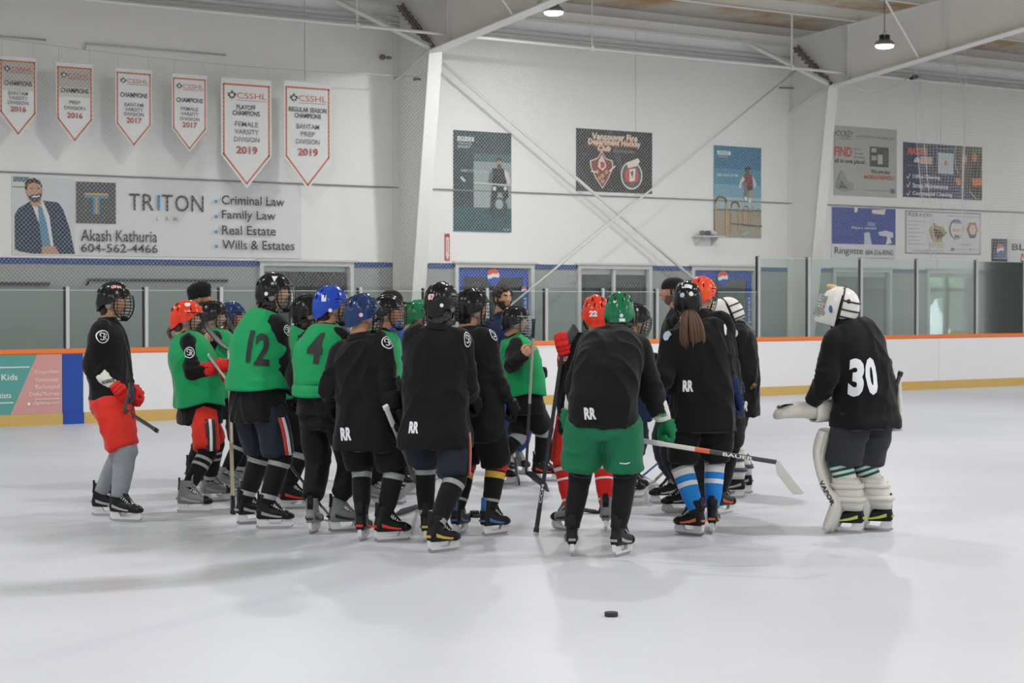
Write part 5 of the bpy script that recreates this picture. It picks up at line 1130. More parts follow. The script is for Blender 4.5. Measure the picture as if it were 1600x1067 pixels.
            for t0, t1 in zip(tl[:-1], tl[1:]):
                tm = (t0+t1)/2; q = 0
                for bd in bands:
                    if bd[0] <= tm < bd[1]: q = bd[2]
                mi.append(q)
            b = MB(); b.loft(rings, mi); s.sock.append(b.build('sock', sm, s.root, True))
        # ---- skates
        for i in range(2):
            if g('noskates'): break
            pos = F[i].copy(); pos[2] = 0.0; skate(s.root, tuple(pos), -math.radians(yaw[i]), g('boot'), g('acc', 'silver'), g('skscale', 1.0), 0, g('tend'))
        # ---- gloves
        s.glove = {}
        for nm, sg in (('L', -1), ('R', 1)):
            if nm in bare or g('glove') is None: continue
            Xh, Yh, Zh = s.hframe(nm, sg); me, cm, dm = glove_mesh(-1 if nm == 'R' else 1, g('gopen', 0.0)); o = shared(me, 'glove', GLV[g('glove')], s.root)
            o.matrix_basis = frame4(s.hand[nm]-Yh*0.045+Zh*0.03, Xh, Yh, Zh, 1.0); s.glove[nm] = o; s.cuff = getattr(s, 'cuff', {})
            s.cuff[nm] = shared(cm, 'cuff', GLV[g('cuff', g('glove'))], o); shared(dm, 'cuff_band', GLV[g('cband', g('cuff', g('glove')))], o)
        # ---- headgear
        s.hel = None
        if g('helmet'): s.hel = helmet(s.root, s.HC, s.HR, g('helmet'), g('cage', 'black'))
        if g('mask'): s.hel = goalie_mask(s.root, s.HC, s.HR)
        for hname in g('hair', ()): s.hair(hname)
    def loc(s, p): return s.Rz.T @ (np.asarray(p, float)-s.base)
    def wld(s, p): return s.Rz @ np.asarray(p, float) + s.base
    def hframe(s, nm, sg):
        Y = unit(s.hand[nm]-s.elbow[nm]); z = np.array(s.k.get('back'+nm, (sg*0.8, 0.5, 0.3)), float); Z = unit(z-Y*np.dot(z,Y)); return np.cross(Y, Z), Y, Z
    def cufftext(s, nm, w, h, tx, m, rot=0):
        o = s.glove[nm]; q = s.wld(np.array(o.matrix_basis @ Vector((0, -0.108, -0.016)))) - CAM; z = float(np.dot(q, _fw)); bb = float(q[2])
        pc = z*_cp - bb*_sp; px = 800 + FPX*float(np.dot(q, _rt))/pc; py = 533.5 - FPX*(bb*_cp + z*_sp)/pc
        s.decal(s.cuff[nm], px, py, w, h, tx, m, 'cuff_lettering', 5, rot, 0.04, 0, 0.007, o.matrix_basis.copy(), o)
    def hair(s, kind):
        tr = lambda P: np.asarray(P) @ s.HR.T + s.HC; R = s.HR; sd = sum(map(ord, s.key)); m = s.k.get('hairmat', M_hair)
        def rough(me, a, f): displace(me, lambda P: a*vnoise(P*f, sd))
        if kind == 'nape':
            b = MB(); b.ellipsoid(tr([0,-0.062,-0.075]), (0.070,0.045,0.060), 20, 12, 0, R); me = b.mesh('hair'); rough(me, 0.010, 60); obj_from(me, 'hair', m, s.root, True)
        if kind == 'curly':
            b = MB(); q = random.Random(sd)
            for i in range(46): a = q.uniform(-2.2, 2.2); b.ellipsoid(tr([0.078*math.sin(a), -0.030-0.075*math.cos(a), -0.045-0.11*q.random()]), q.uniform(0.016,0.026), 8, 6)
            me = remesh(b, 0.007, 1); rough(me, 0.006, 70); obj_from(me, 'hair', m, s.root, True)
        if kind == 'pony':
            b = MB(); b.tube([tr([0,-0.125,-0.075]), tr([0,-0.135,-0.085])], [0.018,0.026], 12); b.build('hair_tie', M_black, s.root, True)
            b = MB(); q = random.Random(sd)
            for i in range(60):
                a, r = q.uniform(0, 2*PI), math.sqrt(q.random()); ex = r*math.cos(a); ey = r*math.sin(a)
                b.tube(catmull([tr([ex*0.020,-0.125+ey*0.01,-0.07]), tr([ex*0.060,-0.175+ey*0.02,-0.11]), tr([ex*0.088+0.008,-0.205+ey*0.03,-0.20]), tr([ex*0.094+0.014,-0.205+ey*0.028,-0.30+0.02*q.random()]), tr([ex*0.062+0.020,-0.200+ey*0.018,-0.37+0.07*q.random()])], 3), [0.012]*10+[0.009,0.006,0.003], 5)
            tag(b.build('ponytail', m, s.root, True), kind='stuff')
            s.hair('nape')
        if kind == 'braid':
            b = MB(); n = 22; P = catmull([tr([0,-0.10,-0.075]), tr([0,-0.150,-0.12]), np.array([-0.03,-0.235,s.HC[2]-0.24]), np.array([-0.03,-0.255,s.HC[2]-0.40]), np.array([-0.03,-0.250,s.HC[2]-0.50])], 6)
            for i, p in enumerate(P): sx = 1 if i % 2 else -1; t = i/len(P); b.ellipsoid(p+np.array([0.010*sx*(1-t),0,0]), (0.022*(1-0.55*t),0.020*(1-0.55*t),0.020), 10, 7, 0, rotm(0,0,35*sx))
            b.tube([P[-1], P[-1]-np.array([0,0,0.05])], [0.008,0.003], 6); b.build('braid', m, s.root, True); s.hair('nape')
        if kind == 'crop':                                       # full head of short curly hair
            b = MB(); q = random.Random(sd)
            for i in range(150):
                a = q.uniform(0, 2*PI); al = math.acos(1-q.random()*1.05); p = np.array([0.082*math.sin(al)*math.sin(a), 0.100*math.sin(al)*math.cos(a)-0.006, 0.030+0.095*math.cos(al)])
                if p[1] > 0.055 and p[2] < 0.085: continue
                b.ellipsoid(tr(p), q.uniform(0.016,0.026), 8, 6)
            for sx in (-1, 1):
                for z in (0.03,0.01,-0.015): b.ellipsoid(tr([sx*0.076,0.012,z]), (0.010,0.018,0.018), 8, 6, 0, R)
            b.ellipsoid(tr([0,-0.062,-0.01]), (0.074,0.050,0.075), 16, 10, 0, R); me = remesh(b, 0.006, 1); rough(me, 0.007, 75); obj_from(me, 'hair', m, s.root, True)
        if kind == 'beard':
            rg = head_verts(36, 28, 0.006); V = np.concatenate(rg); F = []
            for i in range(28):
                for j in range(36):
                    q = (i*36+j, i*36+(j+1)%36, (i+1)*36+(j+1)%36, (i+1)*36+j); c = V[list(q)].mean(0)
                    if c[1] > -0.012 and c[2] < (-0.030 if abs(c[0]) > 0.040 else -0.050) and not (abs(c[0]) < 0.026 and -0.072 < c[2] < -0.054): F.append(q)
            b = MB(); b.add(tr(V), F); o = b.build('beard', M_beard, s.root, True); md = o.modifiers.new('t', 'SOLIDIFY'); md.thickness = 0.012; md.offset = 0
        if kind == 'stubble':
            rg = head_verts(36, 28, 0.0015); V = np.concatenate(rg); F = []
            for i in range(28):
                for j in range(36):
                    q = (i*36+j, i*36+(j+1)%36, (i+1)*36+(j+1)%36, (i+1)*36+j); c = V[list(q)].mean(0)
                    if c[1] > -0.005 and c[2] < (-0.028 if abs(c[0]) > 0.045 else -0.050) and not (abs(c[0]) < 0.026 and -0.072 < c[2] < -0.054): F.append(q)
            b = MB(); b.add(tr(V), F); b.build('stubble', mat('stubble', (118, 86, 70), 0.7, noise=0.2, nscale=90), s.root, True)
            for sx in (-1, 1):
                b = MB(); b.tube([tr([sx*0.0785,0.022,0.035]), tr([sx*0.0785,0.020,-0.02])], [0.012,0.007], 8); b.build('sideburn', m, s.root, True)
        if kind == 'turban':
            b = MB(); rows = []
            for i in range(13):
                t = i/12; z = 0.012+0.150*t; a = 0.094*math.cos(max(0,t-0.55)/0.45*1.25)**0.7 if t > 0.55 else 0.086+0.014*t; c = 0.116*math.cos(max(0,t-0.6)/0.4*1.2)**0.7 if t > 0.6 else 0.106+0.016*t
                rg = sring([0,-0.012-0.012*t,z+0.0], (1,0,0), (0,1,0), a, c, 30, 2.2); rg[:,2] += 0.35*(rg[:,1]+0.01) if False else 0.20*rg[:,1]; rows.append(tr(rg))
            b.loft(rows); me = b.mesh('turban'); displace(me, lambda P: 0.004*np.sin(((P-s.HC) @ R)[:,2]*190 + ((P-s.HC) @ R)[:,0]*60)); obj_from(me, 'turban', fabric('black_turban_cloth', (24,25,27), 0.85), s.root, True)
        if kind in ('cap_back', 'cap_front'):
            sg = 1 if kind == 'cap_front' else -1; b = MB(); rows = []
            for i in range(10):
                al = 0.03+(PI/2+0.10-0.03)*i/9; rows.append(tr(sring([0,-0.006,0.038+0.090*math.cos(al)], (1,0,0), (0,1,0), 0.088*math.sin(al)**0.8, 0.110*math.sin(al)**0.8, 28, 2.1)))
            b.loft(rows, 0, True, False); cp = b.build('cap', fabric('black_cap_cloth', (32,33,35), 0.85), s.root, True)
            b = MB(); rows = []
            for i in range(6):
                t = i/5; rows.append(tr(np.array([[0.074*math.sin(a)*(1-0.35*t*t), sg*(0.085*math.cos(a)+0.085*t*math.cos(a*0.9)), 0.030-0.020*t-0.018*math.sin(a)**2] for a in np.linspace(-1.35,1.35,13)])))
            V = np.concatenate(rows); b.add(V, [(i*13+j, i*13+j+1, (i+1)*13+j+1, (i+1)*13+j) for i in range(5) for j in range(12)]); o = b.build('brim', fabric('black_cap_cloth', (32,33,35), 0.85), cp, True); md = o.modifiers.new('t', 'SOLIDIFY'); md.thickness = 0.006
            b = MB(); b.ellipsoid(tr([0,-0.066,-0.02]), (0.072,0.042,0.055), 16, 10, 0, R); me = b.mesh('hair'); rough(me, 0.005, 60); obj_from(me, 'hair', m, s.root, True)
    # ---- printed marks laid on a curved surface where a sight line meets it
    def decal(s, target, px, py, w, h, what, m, name='lettering', cuts=6, rot=0.0, bold=0.02, shear=0.0, off=0.004, mtx=None, par=None):
        me = target.data; mw = mtx or Matrix.Identity(4); V0 = np.empty(len(me.vertices)*3); me.vertices.foreach_get('co', V0); V0 = V0.reshape(-1, 3)
        M3 = np.array(mw.to_3x3()); T3 = np.array(mw.translation); V0 = V0 @ M3.T + T3
        bvh = BVHTree.FromPolygons([tuple(v) for v in V0], [tuple(p.vertices) for p in me.polygons])
        o = s.loc(at_depth(px, py, s.D-1.2)); d = s.Rz.T @ unit(ray(px, py)); hit, nrm, _, _ = bvh.ray_cast(Vector(o), Vector(d))
        if hit is None: print('decal missed', s.key, what if isinstance(what, str) else name); return None
        pr = s.Rz.T @ _rt; ns = []
        for (a, c) in ((0,0),(0.4,0),(-0.4,0),(0,0.4),(0,-0.4)):
            q = np.array(hit) + pr*a*w*0.6 + np.array([0,0,c*h*0.6]) - d*0.3; hh, nn, _, _ = bvh.ray_cast(Vector(q), Vector(d), 0.6)
            if hh is not None: ns.append(np.array(nn if np.dot(nn, d) < 0 else -nn))
        n = unit(sum(ns)); up = unit(np.array([0,0,1.0])-n*n[2]); rt = np.cross(up, n); ca, sa = math.cos(math.radians(rot)), math.sin(math.radians(rot)); rt, up = rt*ca+up*sa, up*ca-rt*sa
        if isinstance(what, str): P2, F2 = text2d(what, bold, shear, cuts)
        else: P2, F2 = what
        out = []; last = 0.0; h0 = np.array(hit)
        for (u, v) in P2:
            q = h0 + rt*(u-0.5)*w + up*(v-0.5)*h; hh, _, _, _ = bvh.ray_cast(Vector(q+n*0.12), Vector(-n), 0.30)
            if hh is not None: last = float(np.dot(np.array(hh)-q, n))
            out.append(q+n*(last+off))
        b = MB(); b.add(np.array(out), F2); ob = b.build(name, m, None)
        if mtx or (target.parent is s.root and not mw == Matrix.Identity(4)):
            ob.parent = par or target; ob.matrix_parent_inverse = Matrix.Identity(4); V = (np.array(out)-T3) @ np.linalg.inv(M3).T; ob.data.vertices.foreach_set('co', V.ravel()); ob.data.update()
        else: ob.parent = target if target.parent is s.root else s.root
        return ob
def shape2d(*polys):
    """flat shape from polygons in unit-box coordinates, cut finely so that it can follow a surface"""
    bm = bmesh.new()
    for p in polys: bm.faces.new([bm.verts.new((x, y, 0)) for x, y in p])
    bmesh.ops.triangulate(bm, faces=bm.faces[:])
    for i in range(1, 8):
        for ax in (0, 1):
            n = [0,0,0]; n[ax] = 1; c = [0,0,0]; c[ax] = i/8; bmesh.ops.bisect_plane(bm, geom=bm.verts[:]+bm.edges[:]+bm.faces[:], plane_co=c, plane_no=n)
    bm.verts.index_update(); r = (np.array([v.co[:2] for v in bm.verts]), [[v.index for v in f.verts] for f in bm.faces]); bm.free(); return r
def annulus(r0, r1, a0=0, a1=360, n=28, cx=0.5, cy=0.5):
    t = [math.radians(a0+(a1-a0)*i/n) for i in range(n+1)]
    return [[(cx+r0*math.cos(t[i]), cy+r0*math.sin(t[i])), (cx+r1*math.cos(t[i]), cy+r1*math.sin(t[i])), (cx+r1*math.cos(t[i+1]), cy+r1*math.sin(t[i+1])), (cx+r0*math.cos(t[i+1]), cy+r0*math.sin(t[i+1]))] for i in range(n)]
EMBLEM = shape2d(*(annulus(0.43,0.50) + annulus(0.10,0.17,20,250,14,0.40,0.66) + annulus(0.10,0.17,-160,70,14,0.42,0.40) + annulus(0.09,0.15,-90,130,14,0.64,0.60) + [[(0.55,0.24),(0.61,0.24),(0.61,0.80),(0.55,0.80)], [(0.62,0.48),(0.68,0.50),(0.82,0.26),(0.75,0.24)]]))
BLOB = shape2d([(0.1,0.55),(0.2,0.9),(0.5,1.0),(0.75,0.85),(0.95,0.6),(0.8,0.45),(0.7,0.1),(0.4,0.0),(0.15,0.25)])
DISC = shape2d([(0.5+0.5*math.cos(t), 0.5+0.5*math.sin(t)) for t in np.linspace(0, 2*PI, 20, endpoint=False)])
BOXS = shape2d([(0,0),(1,0),(1,1),(0,1)])

# ---- sticks
def stick(label, butt, heel, toe, shaft=(40,40,42), lower=None, split=0.6, blade=(36,36,38), grip=(30,30,32), knob=(210,208,204), up=None, r=0.0155, bh=0.072, text=None, goalie=False, group='hockey sticks in hand', accent=None):
    butt, heel, toe = (np.asarray(q, float) for q in (butt, heel, toe)); d = unit(heel-butt); L = np.linalg.norm(heel-butt); t = unit(toe-heel); side = unit(np.cross(d, t)); w = np.cross(side, d)
    root = thing('goalie_stick' if goalie else 'hockey_stick', label, 'hockey stick', tuple(butt), 0, group); M = lambda c, rg=0.4: mat('stick_%d_%d_%d' % c, c, rg, noise=0.06, nscale=20)
    def seg(a, c, ra, rb, m, name):
        b = MB(); b.loft([sring(d*q, w, side, ra, rb, 12, 5) for q in (a, a+0.004, c-0.004, c)]); return b.build(name, m, root, True, 40)
    sp = split*L; sh = seg(0.0, sp, r, 0.0105, M(shaft), 'shaft'); seg(sp-0.004, L, r*0.98, 0.0102, M(lower or shaft), 'lower_shaft')
    if accent: seg(sp*0.985, sp+0.10, r*1.01, 0.0107, M(accent), 'accent_band')
    seg(0.0, 0.17, r+0.002, 0.0125, M(grip, 0.9), 'grip_tape'); seg(-0.012, 0.02, r+0.006, 0.0165, M(knob, 0.9), 'end_knob')
    bl = np.linalg.norm(toe-heel); n2 = unit(-np.cross(t, side)); n2 = n2 if np.dot(n2, -d) > 0 else -n2; b = MB(); rows = []
    for i in range(9):
        q = i/8; hh = bh*(0.42+0.58*min(1, q/0.22)) if q < 0.22 else bh*(1.0 if q < 0.82 else max(0.30, math.sqrt(max(0, 1-((q-0.82)/0.18)**2*0.92)))); rows.append(sring(heel-butt + t*(q*bl) - d*0.0 + n2*(hh/2-bh*0.35) + side*0.030*q*q, n2, side, hh/2, 0.0075, 14, 4))
    b.loft(rows); b.build('blade', M(blade, 0.8), root, True, 45)
    if goalie:
        b = MB(); b.loft([sring(d*q, w, side, a, 0.013, 14, 5) for q, a in ((L*0.50,0.018),(L*0.55,0.042),(L*0.60,0.046),(L*0.985,0.046),(L,0.040))]); b.build('paddle', M(lower or shaft), root, True, 40)
    if text:
        tx, t0, t1, hgt, m, sg = text; P2, F2 = text2d(tx, 0.02); fl = side*sg
        if np.dot(fl, CAM-(butt+d*L*t0)) < 0: fl = -fl
        upv = np.cross(fl, d)
        V = np.array([d*(L*(t0+(t1-t0)*u)) + upv*((v-0.5)*hgt) + fl*0.0145 for u, v in P2]); b = MB(); b.add(V, F2); b.build('lettering', m, root)
    return root
# ================================================================ THE PLAYERS (feet: left, right; pixels of the skate centres on the ice)
def RR(f, px, py, w=0.085, h=0.095, rot=0): f.decal(f.jersey, px, py, w, h, 'RR', P_white, bold=0.05, rot=rot)
BT = [(0.30, 0.37, 1), (0.92, 1.0, 1)]                     # grey tape bands on socks
# --- player in red pants, standing apart
f = Fig('p1', 'player in black jersey and red pants, grey socks, standing apart by blue board panel', [(170, 806), (196, 815)], 96, (178, 441), hpitch=4, helmet='black', pants=F_red, pwide=1.08, pshort=0.06, socks=[F_grey], calf=1.08, hipz=0.97, glove='red', cuff='white', handR=(190, 618, -0.16), handL=(213, 624, 0.10), hem=0.02, hair=('nape',), fyaw=(-6, 14), skin=0, flare=0.93, bulk=0.95)
f.decal(f.jersey, 161, 526, 0.105, 0.105, EMBLEM, P_white, 'shoulder_emblem'); f.decal(f.hel, 182, 448, 0.085, 0.030, 'OHA', P_pink, 'helmet_sticker', bold=0.05, off=0.003)
b = MB(); b.loft([sring((0, -0.035, z), (1,0,0), (0,1,0), a, c, 30, 2.4) for z, a, c in ((0.93,0.20,0.160),(0.96,0.215,0.172),(1.02,0.21,0.168),(1.08,0.19,0.15))]); b.build('undershirt', F_navy, f.root, True)
f.cufftext('R', 0.105, 0.032, 'WARRIOR', P_black, 14)
# --- girl with red helmet and braid
f = Fig('p2', 'player with red helmet and long braid, green bib, red pants with striped side', [(337, 784), (303, 801)], 68, (292, 470), hpitch=2, hyaw=12, helmet='red', bib=True, bibhem=0.02, bibdrop=0.05, pants=F_red, socks=[F_sock, M_tape], bands=[(0.30,0.36,1),(0.44,0.50,1),(0.88,0.96,1)], glove='red', handR=(352, 572, -0.10), handL=(340, 590, 0.16), hair=('braid',), hairmat=M_brown, boot=M_bootg, hem=0.13, stripes=[('R',62,76,P_black),('R',76,88,P_white),('R',88,102,P_black)], skin=1, fyaw=(-5, 20))
f.decal(f.jersey, 296, 551, 0.085, 0.10, EMBLEM, P_white, 'shoulder_emblem'); f.decal(f.hel, 293, 476, 0.05, 0.04, DISC, P_white, 'helmet_sticker', off=0.003)
# --- player behind her
f = Fig('p3', 'player with black helmet and black pants striped orange, half behind the braided player', [(382, 768), (362, 776)], 75, (333, 470), hyaw=8, helmet='black', bib=True, pants=F_blackp, socks=[F_sock, M_tape], bands=[(0.30,0.38,1),(0.88,0.97,1)], bare='LR', handR=(368, 614, -0.10), handL=(328, 528, -0.22), elbL=(-0.8, 0.2, -0.6), boot=M_bootg, stripes=[('R',58,72,P_white),('R',72,86,ACC['orange']),('R',86,98,P_white)], skin=1, voxel=0.013)
# --- coach with turban
f = Fig('p4', 'bearded coach in black turban and dark jacket, behind the red helmet', [(322, 755), (312, 759)], 86, (314, 441), crown=0.158, jersey=F_char, jname='jacket', pants=F_blackp, pstyle='long', skin=2, hair=('turban', 'beard'), glove='black', voxel=0.014, group='coaches on the ice')
# --- 12
f = Fig('p5', 'tall player with black helmet, green bib numbered 12 in front of the pennant window', [(394, 818), (428, 826)], 48, (428, 427), hyaw=38, helmet='black', bib=True, bibhem=0.10, bibdrop=0.03, pants=F_navyp, socks=[F_sock, M_tape], bands=[(0.26,0.34,1),(0.84,0.92,1)], glove='black', handR=(464, 634, -0.02), handL=(383, 636, 0.18), hem=0.13, hair=('nape', 'curly'), stripes=[('R',78,90,P_white),('R',90,102,P_red)], fyaw=(5, 30), skin=1)
f.decal(f.bib, 390, 541, 0.045, 0.25, '1', P_black, bold=0.03, off=0.008, rot=-4); f.decal(f.bib, 410, 546, 0.12, 0.25, '2', P_black, bold=0.03, off=0.008, rot=-4)
f.decal(f.jersey, 449, 516, 0.075, 0.085, EMBLEM, P_white, 'shoulder_emblem'); f.decal(f.hel, 429, 436, 0.05, 0.05, shape2d([(0,1),(1,1),(0.5,0)]), P_white, 'helmet_sticker', off=0.003); f.decal(f.hel, 416, 459, 0.03, 0.03, DISC, P_white, 'helmet_sticker', off=0.003)
# --- navy helmet behind
f = Fig('p6', 'player with navy helmet hidden between black helmet and the number 12 bib', [(394, 751), (384, 754)], 92, (362, 472), helmet='navy', pants=F_navyp, voxel=0.014, glove='black', socks=[F_sock])
# --- curly hair
f = Fig('p7', 'player with shiny black helmet and curly dark hair, bib behind number 12', [(444, 789), (462, 795)], 58, (481, 460), hyaw=10, helmet='black', cage='black', bib=True, bibhem=0.04, pants=F_blackp, socks=[F_sock, M_tape], bands=[(0.28,0.40,1)], glove='black', handR=(470, 640, 0.0), handL=(450, 640, 0.2), hair=('curly',), acc='red', hipx=0.0)
f.decal(f.bib, 461, 578, 0.06, 0.22, '1', P_black, bold=0.03, off=0.008)
# --- number 4
f = Fig('p8', 'player with royal blue helmet, green bib marked 4, plain black pants and pale skates', [(491, 832), (540, 830)], 34, (517, 447), hyaw=30, helmet='blue', bib=True, bibhem=0.14, bibdrop=0.06, pants=F_blackp, pstyle='long', pwide=1.02, cuffz=0.12, glove='black', handR=(575, 650, 0.30), handL=(478, 640, 0.26), hem=0.02, hair=('nape',), boot=M_bootg, acc='black', fyaw=(-25, 30), skin=0, tend=M_boot)
f.decal(f.bib, 493, 543, 0.135, 0.24, '4', P_black, bold=0.05, off=0.008, rot=-6)
f.decal(f.hel, 506, 466, 0.035, 0.05, BOXS, P_white, 'helmet_sticker', off=0.003); f.decal(f.hel, 516, 485, 0.03, 0.03, DISC, P_white, 'helmet_sticker', off=0.003)
# --- navy helmet, RR
f = Fig('p9', 'player with navy blue helmet, long black jersey and black skates trimmed red', [(568, 843), (612, 846)], 18, (567, 459), hyaw=34, helmet='navy', pants=F_blackp, socks=[F_sock, M_tape], bands=[(0.22,0.33,1)], glove='black', handR=(621, 668, -0.18), handL=(528, 648, 0.24), hem=0.20, acc='red', fyaw=(-10, 42), skin=0, flare=1.03, hipx=-0.07, tend=M_boot)
RR(f, 541, 678, rot=4); f.decal(f.jersey, 606, 535, 0.09, 0.10, EMBLEM, P_white, 'shoulder_emblem'); f.decal(f.hel, 564, 492, 0.03, 0.03, DISC, P_pink, 'helmet_sticker', off=0.003)
# --- black helmet between
f = Fig('p10', 'player with black helmet and clear eyes in profile between navy helmet and 87', [(608, 788), (592, 792)], 94, (606, 461), helmet='black', bib=True, pants=F_blackp, socks=[F_sock], glove='black', voxel=0.013, boot=M_bootg, handR=(640, 640, -0.05))
# --- coach with front cap
f = Fig('p11', 'coach in dark cap and blue jacket behind the profile player', [(636, 773), (624, 770)], 84, (612, 453), crown=0.128, jersey=F_royal, jname='jacket', pants=F_navyp, pstyle='long', hair=('cap_front',), glove='black', voxel=0.014, group='coaches on the ice', hipx=0.0)
# --- far green helmet
f = Fig('p12', 'far player with green helmet showing beside helmet number 87', [(672, 749), (660, 752)], 70, (653, 469), helmet='green', pants=F_blackp, socks=[F_sock], voxel=0.014, glove='black')
# --- 87
f = Fig('p13', 'player with helmet number 87, long black jersey, skates trimmed gold', [(667, 845), (692, 862)], 8, (690, 441), hyaw=24, helmet='black', pants=F_navyp, socks=[F_sock, M_tape], bands=[(0.24,0.32,1),(0.90,0.98,1)], glove='black', handR=(735, 640, 0.28), handL=(655, 640, 0.30), hem=0.20, hair=('nape', 'curly'), acc='yellow', stripes=[('R',84,94,P_white),('R',94,104,P_red)], fyaw=(-6, 38), flare=1.12, pwide=0.93, hipy=0.0, tend=M_boot)
RR(f, 647, 668, 0.075, 0.085); f.decal(f.hel, 674, 464, 0.055, 0.045, '87', P_pink, 'helmet_number', bold=0.06, off=0.004); f.decal(f.hel, 690, 477, 0.028, 0.028, DISC, P_white, 'helmet_sticker', off=0.003)
f.decal(f.jersey, 731, 530, 0.06, 0.11, EMBLEM, P_white, 'shoulder_emblem')
# --- gold socks
f = Fig('p14', 'player with black helmet, black jersey and gold banded socks beside 87', [(719, 834), (773, 836)], 38, (738, 451), hyaw=25, helmet='black', pants=F_blackp, pshort=0.02, socks=[F_sock, F_gold, F_sred, M_tape], bands=[(0.16,0.27,2),(0.30,0.42,1),(0.80,0.85,3)], glove='black', cuff='black', handR=(797, 648, -0.04), handL=(700, 640, 0.3), hem=0.18, acc='blue', fyaw=(-20, 5), skin=0, hair=('nape',), tend=ACC['blue'])
f.decal(f.jersey, 772, 522, 0.075, 0.10, EMBLEM, P_white, 'shoulder_emblem')
# --- bearded coach
f = Fig('p15', 'bearded dark haired coach in navy jacket facing the group', [(812, 740), (798, 743)], 158, (786, 443), crown=0.150, hyaw=-14, jersey=F_navy, jname='jacket', pants=F_royal, pstyle='long', cuffz=0.12, hair=('crop', 'beard'), glove='black', handR=(796, 640, -0.1), boot=M_bootg, group='coaches on the ice', skin=0, hipx=0.0)
# --- green bib with stick
f = Fig('p16', 'small player with black helmet and green bib holding a stick with bare hand', [(782, 757), (853, 752)], 82, (806, 478), hpitch=2, helmet='black', cage='steel', bib=True, bibhem=0.02, bibdrop=0.04, pants=F_blackp, socks=[F_sock, M_tape], bands=[(0.14,0.28,1)], bare='R', kbend=1.004, glove='black', cuff='black', handR=(829, 545, -0.30), handL=(846, 583, 0.06), acc='red', hipx=0.0, hipy=0.02, fyaw=(0, 8), elbR=(0.3,-0.6,-0.9), backR=(0.9,0.1,0.3))
# --- red 22
f = Fig('p17', 'player with red helmet number 22 raising a red glove, red socks', [(884, 829), (947, 828)], -6, (931, 461), helmet='red', pants=F_red, socks=[F_sred, P_white], bands=[(0.24,0.31,1),(0.46,0.50,1),(0.86,0.90,1)], glove='red', handL=(877, 530, -0.10), elbowL=(893, 604, 0.02), backL=(-0.2,-0.9,0.3), handR=(960, 640, 0.3), hem=0.12, boot=M_bootg, acc='black', stripes=[('L',-102,-90,P_black),('L',-90,-78,P_white)], fyaw=(-35, 10))
f.cufftext('L', 0.10, 0.036, 'BAUER', P_white, 6) if 'L' in f.glove else None; f.decal(f.hel, 927, 490, 0.065, 0.045, '22', P_white, 'helmet_number', bold=0.06, off=0.004); f.decal(f.jersey, 889, 536, 0.07, 0.09, BLOB, P_ice, 'shoulder_patch')
# --- bent green
f = Fig('p18', 'player with green helmet and green shorts leaning forward', [(893, 866), (972, 868)], 4, (968, 457), hd=0.30, size=0.99, helmet='green', pants=F_grn, pwide=1.16, pshort=0.14, hipz=0.95, hipy=-0.14, hipx=0.05, bend=-0.16, socks=[F_sock], calf=1.04, glove='green', cuff='white', handL=(893, 664, 0.06), handR=(1040, 682, 0.05), reach=0.84, hem=-0.01, bulk=1.02, kbend=1.015, hair=('nape', 'curly'), fyaw=(-4, 24), hpitch=14, tend=M_boot)
RR(f, 922, 646, 0.080, 0.085, 4)
for px, py in ((961, 471), (971, 493)): f.decal(f.hel, px, py, 0.026, 0.026, DISC, P_white, 'helmet_sticker', off=0.003)
f.decal(f.hel, 972, 500, 0.042, 0.022, BOXS, P_white, 'helmet_sticker', off=0.003)
f.cufftext('R', 0.085, 0.034, 'WARR', GLV['green'], 10)
f.decal(f.pants, 976, 724, 0.07, 0.008, BOXS, P_white, 'maker_tag')
# --- navy jacket behind
f = Fig('p19', 'player with black helmet and navy jacket behind the green helmet', [(994, 774), (982, 778)], 60, (993, 474), hpitch=18, helmet='black', jersey=F_navy, pants=F_navyp, pstyle='long', socks=None, glove='black', handR=(1010, 565, -0.1), voxel=0.013)
# --- coach with backward cap
f = Fig('p20', 'coach in backward black cap and black jacket in profile', [(1062, 801), (1042, 787)], -88, (1052, 433), crown=0.128, jersey=F_black, jname='jacket', pants=F_navyp, pstyle='long', cuffz=0.10, hair=('cap_back', 'stubble'), glove='black', handL=(1012, 566, -0.1), handR=(1010, 572, 0.1), group='coaches on the ice', skin=0, collar=F_navy, fyaw=(0, 0))
# --- ponytail
f = Fig('p21', 'player with black helmet and long brown ponytail, blue and white socks', [(1078, 836), (1114, 832)], -2, (1074, 439), helmet='black', pants=F_blackp, socks=[F_blue, F_white, F_sock, M_tape], bands=[(0.0,0.22,2),(0.22,0.27,3),(0.27,0.38,1),(0.38,0.50,0),(0.50,0.58,1)], glove='navy', handL=(1034, 632, 0.08), handR=(1148, 645, 0.04), hem=0.14, hair=('pony',), hairmat=M_brown, acc='orange', fyaw=(-40, 12), skin=1)
RR(f, 1075, 603, 0.078, 0.085); f.decal(f.pants, 1116, 675, 0.055, 0.012, 'BAUER', P_white, 'maker_tag'); f.decal(f.jersey, 1042, 524, 0.075, 0.09, BLOB, P_ice, 'shoulder_patch'); f.decal(f.jersey, 1133, 515, 0.03, 0.09, BLOB, P_white, 'shoulder_patch')
f.decal(f.hel, 1073, 447, 0.075, 0.035, BOXS, P_white, 'helmet_sticker', off=0.003); f.decal(f.hel, 1066, 461, 0.036, 0.036, DISC, P_ice, 'helmet_sticker', off=0.003); f.decal(f.hel, 1080, 459, 0.036, 0.036, DISC, P_white, 'helmet_sticker', off=0.003)
# --- orange helmet
f = Fig('p22', 'player with bright orange helmet behind the ponytail player', [(1098, 808), (1132, 803)], 22, (1096, 432), hyaw=20, helmet='orange', pants=F_blackp, socks=[F_sock], glove='navy', handR=(1152, 646, 0.1), acc='red', skin=1)
